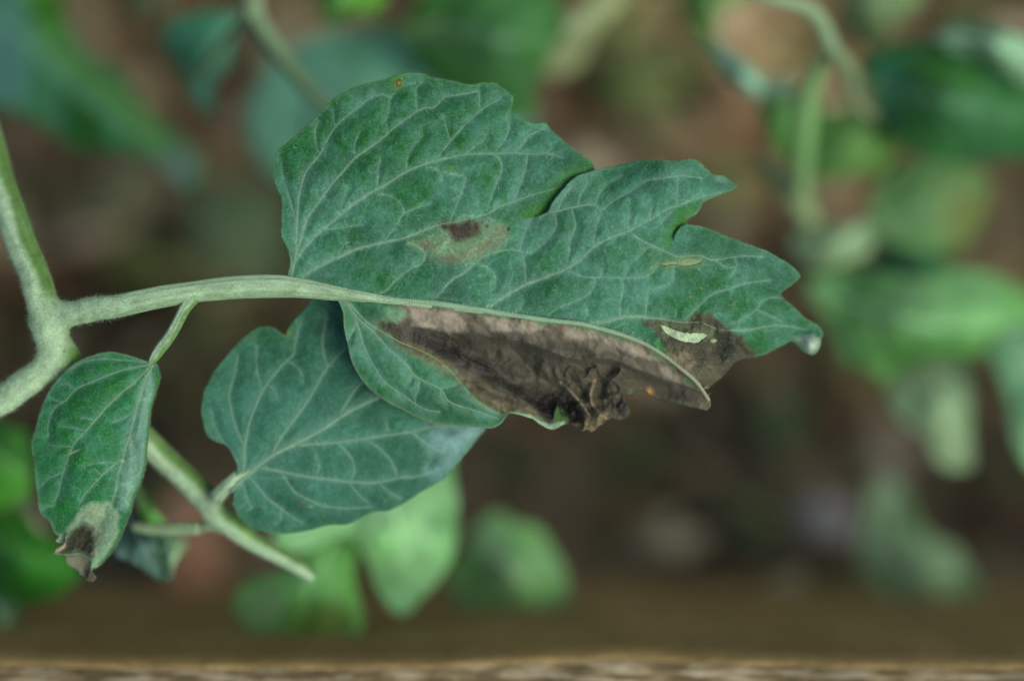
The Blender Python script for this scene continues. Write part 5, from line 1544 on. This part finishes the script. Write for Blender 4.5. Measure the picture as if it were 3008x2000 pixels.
def ex_b(c, X, Y, vein, halo, puck):
    c = bump_rgb(c, lin(132, 172, 176), pmask(Z4([(1500, 840), (1800, 800), (1830, 860), (1700, 1010), (1560, 1160), (1480, 1130), (1600, 1000), (1480, 940)]), X, Y, 26, 12, 191) * 0.6)
    for q in ((1530, 1050), (1620, 870), (1500, 830)):
        p = Z4([q])[0]
        c = bump_rgb(c, lin(50, 92, 84), np.exp(-((X - p[0]) ** 2 / 500 + (Y - p[1]) ** 2 / 180)) * 0.6)
    p = Z4([(692, 1308)])[0]
    c = bump_rgb(c, lin(92, 92, 84), np.exp(-(np.hypot(X - p[0], Y - p[1]) / 7) ** 2) * 0.8)
    p = Z4([(750, 1330)])[0]
    c = bump_rgb(c, lin(140, 160, 100), np.exp(-(np.hypot(X - p[0], Y - p[1]) / 5) ** 2) * 0.6)
    p = Z4([(592, 245)])[0]
    c = bump_rgb(c, lin(130, 160, 60), np.exp(-(np.hypot(X - p[0], Y - p[1]) / 12) ** 2) * 0.9)
    e, _, _ = near(np.array(out_b), X, Y, 30, True)
    c = bump_rgb(c, lin(76, 122, 84), np.exp(-e / 6.0) * 0.6)
    return c
BB = Blade(out_b, lambda X, Y: zb0(X, Y) * 0.58, veins_b, pucker=0.42, ridge=0.12, jag=1.5, seed=560, h=3.4, pw=30)
second = BB.build('leaflet', shoot, M_LEAF, leaf_colour(570, 0.72, extra=ex_b, teal=lin(60, 118, 98), green=lin(32, 92, 56)), label='rounded teal leaflet behind and below the main leaflet, unblemished')
BB.vein_parts(second, lambda t, a: np.broadcast_to(lin(106, 146, 118), t.shape + (3,)), scale=0.5, minw=2.6)
blade_hairs(BB, second, 6000, rim=900, seed=21)

# stalk of the second leaflet, running into its midrib
def into(B, pts, tail, k=0.55):
    P = smooth(tail, 12)
    z = B.z(P[:, 0], P[:, 1]) * 1e3
    t = np.linspace(0, 1, len(P))
    r0 = pts[-1][3]
    end = [(x, y, (zz - 0.035 * r0 * (1 - q) - 0.1) / k, r0 * (1 - q ** 0.6) + 2.6 * q) for (x, y), zz, q in zip(P, z, t)]
    return pts + end[1::2]
stem_part('leaflet_stalk', into(BB, [tuple(q) for q in cut(SL, 60, 110)[1]], Z4([(310, 1140), (340, 1125), (400, 1088), (520, 998), (600, 958)])), pale_, groove=0.05, hn=4000)

# -------------------------------------------------------- small spotted leaflet at the left
out_s = Z5([(850, 160), (780, 136), (720, 120), (660, 108), (600, 113), (540, 130), (480, 155), (420, 190), (370, 235), (320, 290), (280, 350), (250, 420), (225, 490), (205, 570), (183, 640), (188, 700), (200, 760), (205, 830), (215, 920), (225, 1000), (235, 1050), (270, 1090), (300, 1120), (318, 1170), (345, 1195), (328, 1222), (372, 1240),
            (360, 1262), (308, 1290), (325, 1302), (380, 1300), (392, 1340), (405, 1365), (455, 1390), (475, 1420), (508, 1432), (515, 1455), (550, 1462), (564, 1440), (545, 1412), (548, 1388), (590, 1368), (640, 1310), (695, 1230), (735, 1150), (768, 1060), (795, 960), (835, 870), (862, 760), (872, 650), (882, 540), (895, 440), (918, 350), (938, 270), (932, 205), (905, 170)])
veins_s = [
    (Z5([(905, 175), (860, 260), (825, 360), (795, 470), (765, 590), (735, 680), (720, 750), (695, 830), (680, 930), (655, 1000), (620, 1070), (560, 1160)]), 5.5, 1.6),
    (Z5([(890, 185), (800, 280), (720, 345), (640, 420), (560, 510), (500, 580), (430, 660), (385, 780), (360, 860), (340, 940), (310, 1010)]), 3.4, 1.5),
    (Z5([(880, 185), (740, 210), (640, 245), (540, 285), (450, 325), (390, 390), (320, 440), (285, 520), (280, 620)]), 2.8, 1.4),
    (Z5([(860, 168), (700, 155), (600, 150), (500, 165), (420, 210)]), 2.2, 1.2),
    (Z5([(725, 735), (640, 800), (560, 880), (500, 950), (460, 1020)]), 2.8, 1.4),
    (Z5([(765, 600), (790, 700), (800, 800), (790, 880)]), 2.6, 1.3),
    (Z5([(890, 210), (882, 330), (870, 430), (835, 600)]), 2.2, 1.2),
    (Z5([(790, 460), (730, 500), (660, 525)]), 1.4, 1),
    (Z5([(430, 665), (350, 665), (280, 655)]), 1.5, 1),
    (Z5([(680, 760), (580, 765), (500, 780)]), 1.4, 1),
    (Z5([(560, 510), (480, 495)]), 1.3, 1),
    (Z5([(500, 570), (380, 548)]), 1.3, 1),
    (Z5([(365, 820), (280, 860), (240, 900)]), 1.4, 1),
    (Z5([(440, 325), (400, 300), (360, 300)]), 1.3, 1),
    (Z5([(320, 1010), (280, 1020), (250, 1040)]), 1.3, 1),
    (Z5([(385, 400), (340, 400), (300, 380)]), 1.2, 1),
    (Z5([(600, 840), (560, 800)]), 1.2, 1),
]
EDGE_R = smooth(Z5([(938, 230), (925, 330), (900, 430), (884, 540), (874, 650), (864, 760), (838, 870), (798, 960), (770, 1060), (738, 1150), (697, 1230), (645, 1310), (595, 1368)]), 6)
DEADS = Z5([(330, 1190), (400, 1150), (440, 1090), (490, 1010), (560, 1000), (640, 990), (700, 1060), (700, 1150), (660, 1250), (600, 1360), (545, 1480), (400, 1480), (280, 1300)])
DARKS = Z5([(300, 1290), (380, 1240), (400, 1180), (440, 1140), (500, 1120), (560, 1150), (560, 1230), (550, 1290), (540, 1330), (500, 1300), (440, 1290), (370, 1305)])
zs0 = tps(Z5([(880, 170, -3.6), (700, 130, -4.5), (500, 160, -5), (300, 330, -6), (200, 620, -6), (220, 950, -6.5), (320, 1150, -6.5), (560, 500, -2.6), (500, 800, -2.4), (760, 500, -4.4), (735, 680, -4.4), (640, 1000, -4.4), (830, 600, -3.8), (780, 900, -4.6), (700, 1150, -6), (600, 1330, -8), (480, 1000, -3.8), (400, 1240, -7), (310, 1290, -3.5), (470, 1200, -9), (540, 1440, -10), (430, 1360, -9), (350, 500, -3.6), (920, 300, -4.6)]))
def zs(X, Y):
    z = zs0(X, Y) * 0.6
    d, t, s = near(EDGE_R, X, Y, 60)
    z = z - 1e-3 * 1.6 * np.exp(-d / 7.0)
    m = pmask(DEADS, X, Y, 14)
    m2 = pmask(DARKS, X, Y, 14)
    z = z + 1e-3 * (0.15 * m + 0.5 * m2) * fbm(X * 1.3 + Y, Y * 0.6 - X * 0.4, 26, 201, 3)
    rimd, t, s = near(smooth(Z5([(310, 1292), (375, 1245), (390, 1190)]), 5), X, Y, 60)
    z = z + 1e-3 * 1.8 * np.exp(-rimd / 7)
    rimd, t, s = near(smooth(Z5([(310, 1296), (400, 1303), (470, 1298), (540, 1340), (520, 1440)]), 5), X, Y, 60)
    z = z + 1e-3 * 1.5 * np.exp(-rimd / 7)
    return z
def ex_s(c, X, Y, vein, halo, puck):
    n = fbm(X * 1.2 + 0.8 * Y, Y * 0.5 - X * 0.5, 12, 211, 4, 0.7)
    c = bump_rgb(c, lin(108, 152, 130), pmask(Z5([(880, 220), (925, 300), (890, 500), (870, 760), (830, 880), (760, 1040), (690, 1040), (720, 800), (800, 560), (840, 320)]), X, Y, 12, 8, 213) * 0.85)  # paler right strip: light on the tilted half, painted into the pigment
    m = pmask(DEADS, X, Y, 6, 6, 215)
    dd = mix(np.broadcast_to(lin(134, 170, 136), X.shape + (3,)), lin(112, 146, 112), np.clip(0.5 + 0.5 * n, 0, 1))
    c = mix(c, dd, m * 0.92)
    c = bump_rgb(c, lin(148, 130, 110), pmask(Z5([(470, 1060), (560, 1010), (640, 1020), (600, 1080), (540, 1180), (560, 1100), (480, 1090)]), X, Y, 7, 6, 217) * 0.18)
    c = bump_rgb(c, lin(112, 106, 84), pmask(Z5([(520, 1150), (600, 1100), (610, 1200), (560, 1300), (520, 1320)]), X, Y, 10, 8, 219) * 0.35)
    c = bump_rgb(c, lin(48, 41, 31), pmask(DARKS, X, Y, 12, 9, 221) * (0.95))
    c = bump_rgb(c, lin(104, 94, 80), pmask(Z5([(380, 1305), (480, 1300), (520, 1330), (540, 1400), (570, 1450), (540, 1480), (450, 1420), (390, 1360)]), X, Y, 4, 4, 223) * (0.8 + 0.2 * n))
    c = bump_rgb(c, lin(58, 50, 40), pmask(Z5([(500, 1400), (545, 1390), (575, 1450), (540, 1480), (500, 1450)]), X, Y, 5, 3, 223) * 0.7)
    d, _, _ = near(smooth(Z5([(330, 1225), (375, 1240), (372, 1262), (330, 1285)]), 5), X, Y, 30)
    c = bump_rgb(c, lin(196, 178, 148), np.exp(-(d / 4) ** 2) * 0.8)
    d, t, s = near(EDGE_R, X, Y, 60)
    c = bump_rgb(c, lin(62, 116, 52), np.exp(-(d / 9) ** 2) * 0.9)
    e, _, _ = near(np.array(out_s[:26]), X, Y, 30)
    c = bump_rgb(c, lin(112, 146, 116), np.exp(-e / 4.0) * 0.6)
    p = Z5([(435, 698)])[0]
    c = bump_rgb(c, lin(190, 184, 160), np.exp(-(((X - p[0]) * 0.9 - (Y - p[1]) * -0.4) / 10) ** 2 - (((Y - p[1]) * 0.9 + (X - p[0]) * 0.4) / 2.2) ** 2) * 0.9)
    for q in ((722, 750), (770, 655)):
        p = Z5([q])[0]
        c = bump_rgb(c, lin(180, 176, 140), np.exp(-(np.hypot(X - p[0], Y - p[1]) / 4) ** 2) * 0.8)
    return c
BS = Blade(out_s, zs, veins_s, pucker=0.5, ridge=0.1, jag=1.2, seed=580, h=2.6, pw=26)
small = BS.build('leaflet', shoot, M_LEAF, leaf_colour(590, 0.30, extra=ex_s, green=lin(26, 102, 42), teal=lin(60, 124, 98)), label='small oval leaflet at the left with a shrivelled dark brown tip')
BS.vein_parts(small, veincol, scale=0.48, minw=2.5)
blade_hairs(BS, small, 5000, rim=1500, seed=31)

# small stalk down to the spotted leaflet, running into its midrib
stem_part('leaflet_stalk', into(BS, [(573, 862, -0.6, 22), (562, 880, -0.6, 20), (545, 902, -0.8, 18), (525, 940, -1.5, 17), (500, 985, -2.4, 17), (470, 1025, -3.2, 17), (452, 1052, -3.6, 14)], Z5([(895, 168), (868, 240), (838, 325)])),
          stem_col(phase=math.pi, green=0.9, seed=4, stripes=0.5), groove=0.16, ngroove=7, hn=4500, nseg=40)

# -------------------------------------------------------- dusky leaflet hanging under the small one, and a green one behind
o = B8([(700, 600), (780, 600), (860, 670), (925, 740), (945, 830), (955, 965), (880, 970), (760, 910), (680, 850), (690, 720)])
def ex_t(c, X, Y, v, h, p):
    d, t, s = near(smooth(B8([(915, 740), (930, 860), (952, 970)]), 6), X, Y, 60)
    c = bump_rgb(c, lin(40, 74, 36), np.exp(-(d / 8) ** 2))
    return bump_rgb(c, lin(42, 62, 62), pmask(B8([(690, 600), (800, 640), (860, 740), (780, 800), (680, 780)]), X, Y, 22) * 0.7)
far_leaf(shoot, o, box_ctrl(o, -42, (0, 2), 2), lin(38, 62, 50), lin(58, 86, 78), 901, B8([(730, 620), (800, 760), (900, 940)]), 2, 0.7, h=5, extra=ex_t, name='leaflet', label='dusky bluish leaflet hanging below the small spotted leaflet', mw=4)
o = B8([(750, 500), (800, 460), (880, 520), (960, 640), (970, 680), (880, 670), (790, 620)])
far_leaf(shoot, o, box_ctrl(o, -56, (0, 2), 2), lin(60, 130, 44), lin(98, 152, 80), 911, B8([(770, 500), (860, 590), (960, 670)]), 2, 0.3, h=6, name='leaflet', label='narrow bright green leaflet behind the small spotted leaflet', mw=4, felt=0.15)
o = B8([(930, 740), (1040, 740), (1090, 770), (1060, 860), (1010, 940), (965, 950), (945, 840)])
far_leaf(shoot, o, box_ctrl(o, -58, (0, 2), 2), lin(96, 146, 92), lin(132, 170, 132), 921, B8([(1050, 760), (1000, 840), (970, 940)]), 2, 0.4, h=6, name='leaflet', label='pale green leaflet under the short side stem', mw=4, felt=0.15)
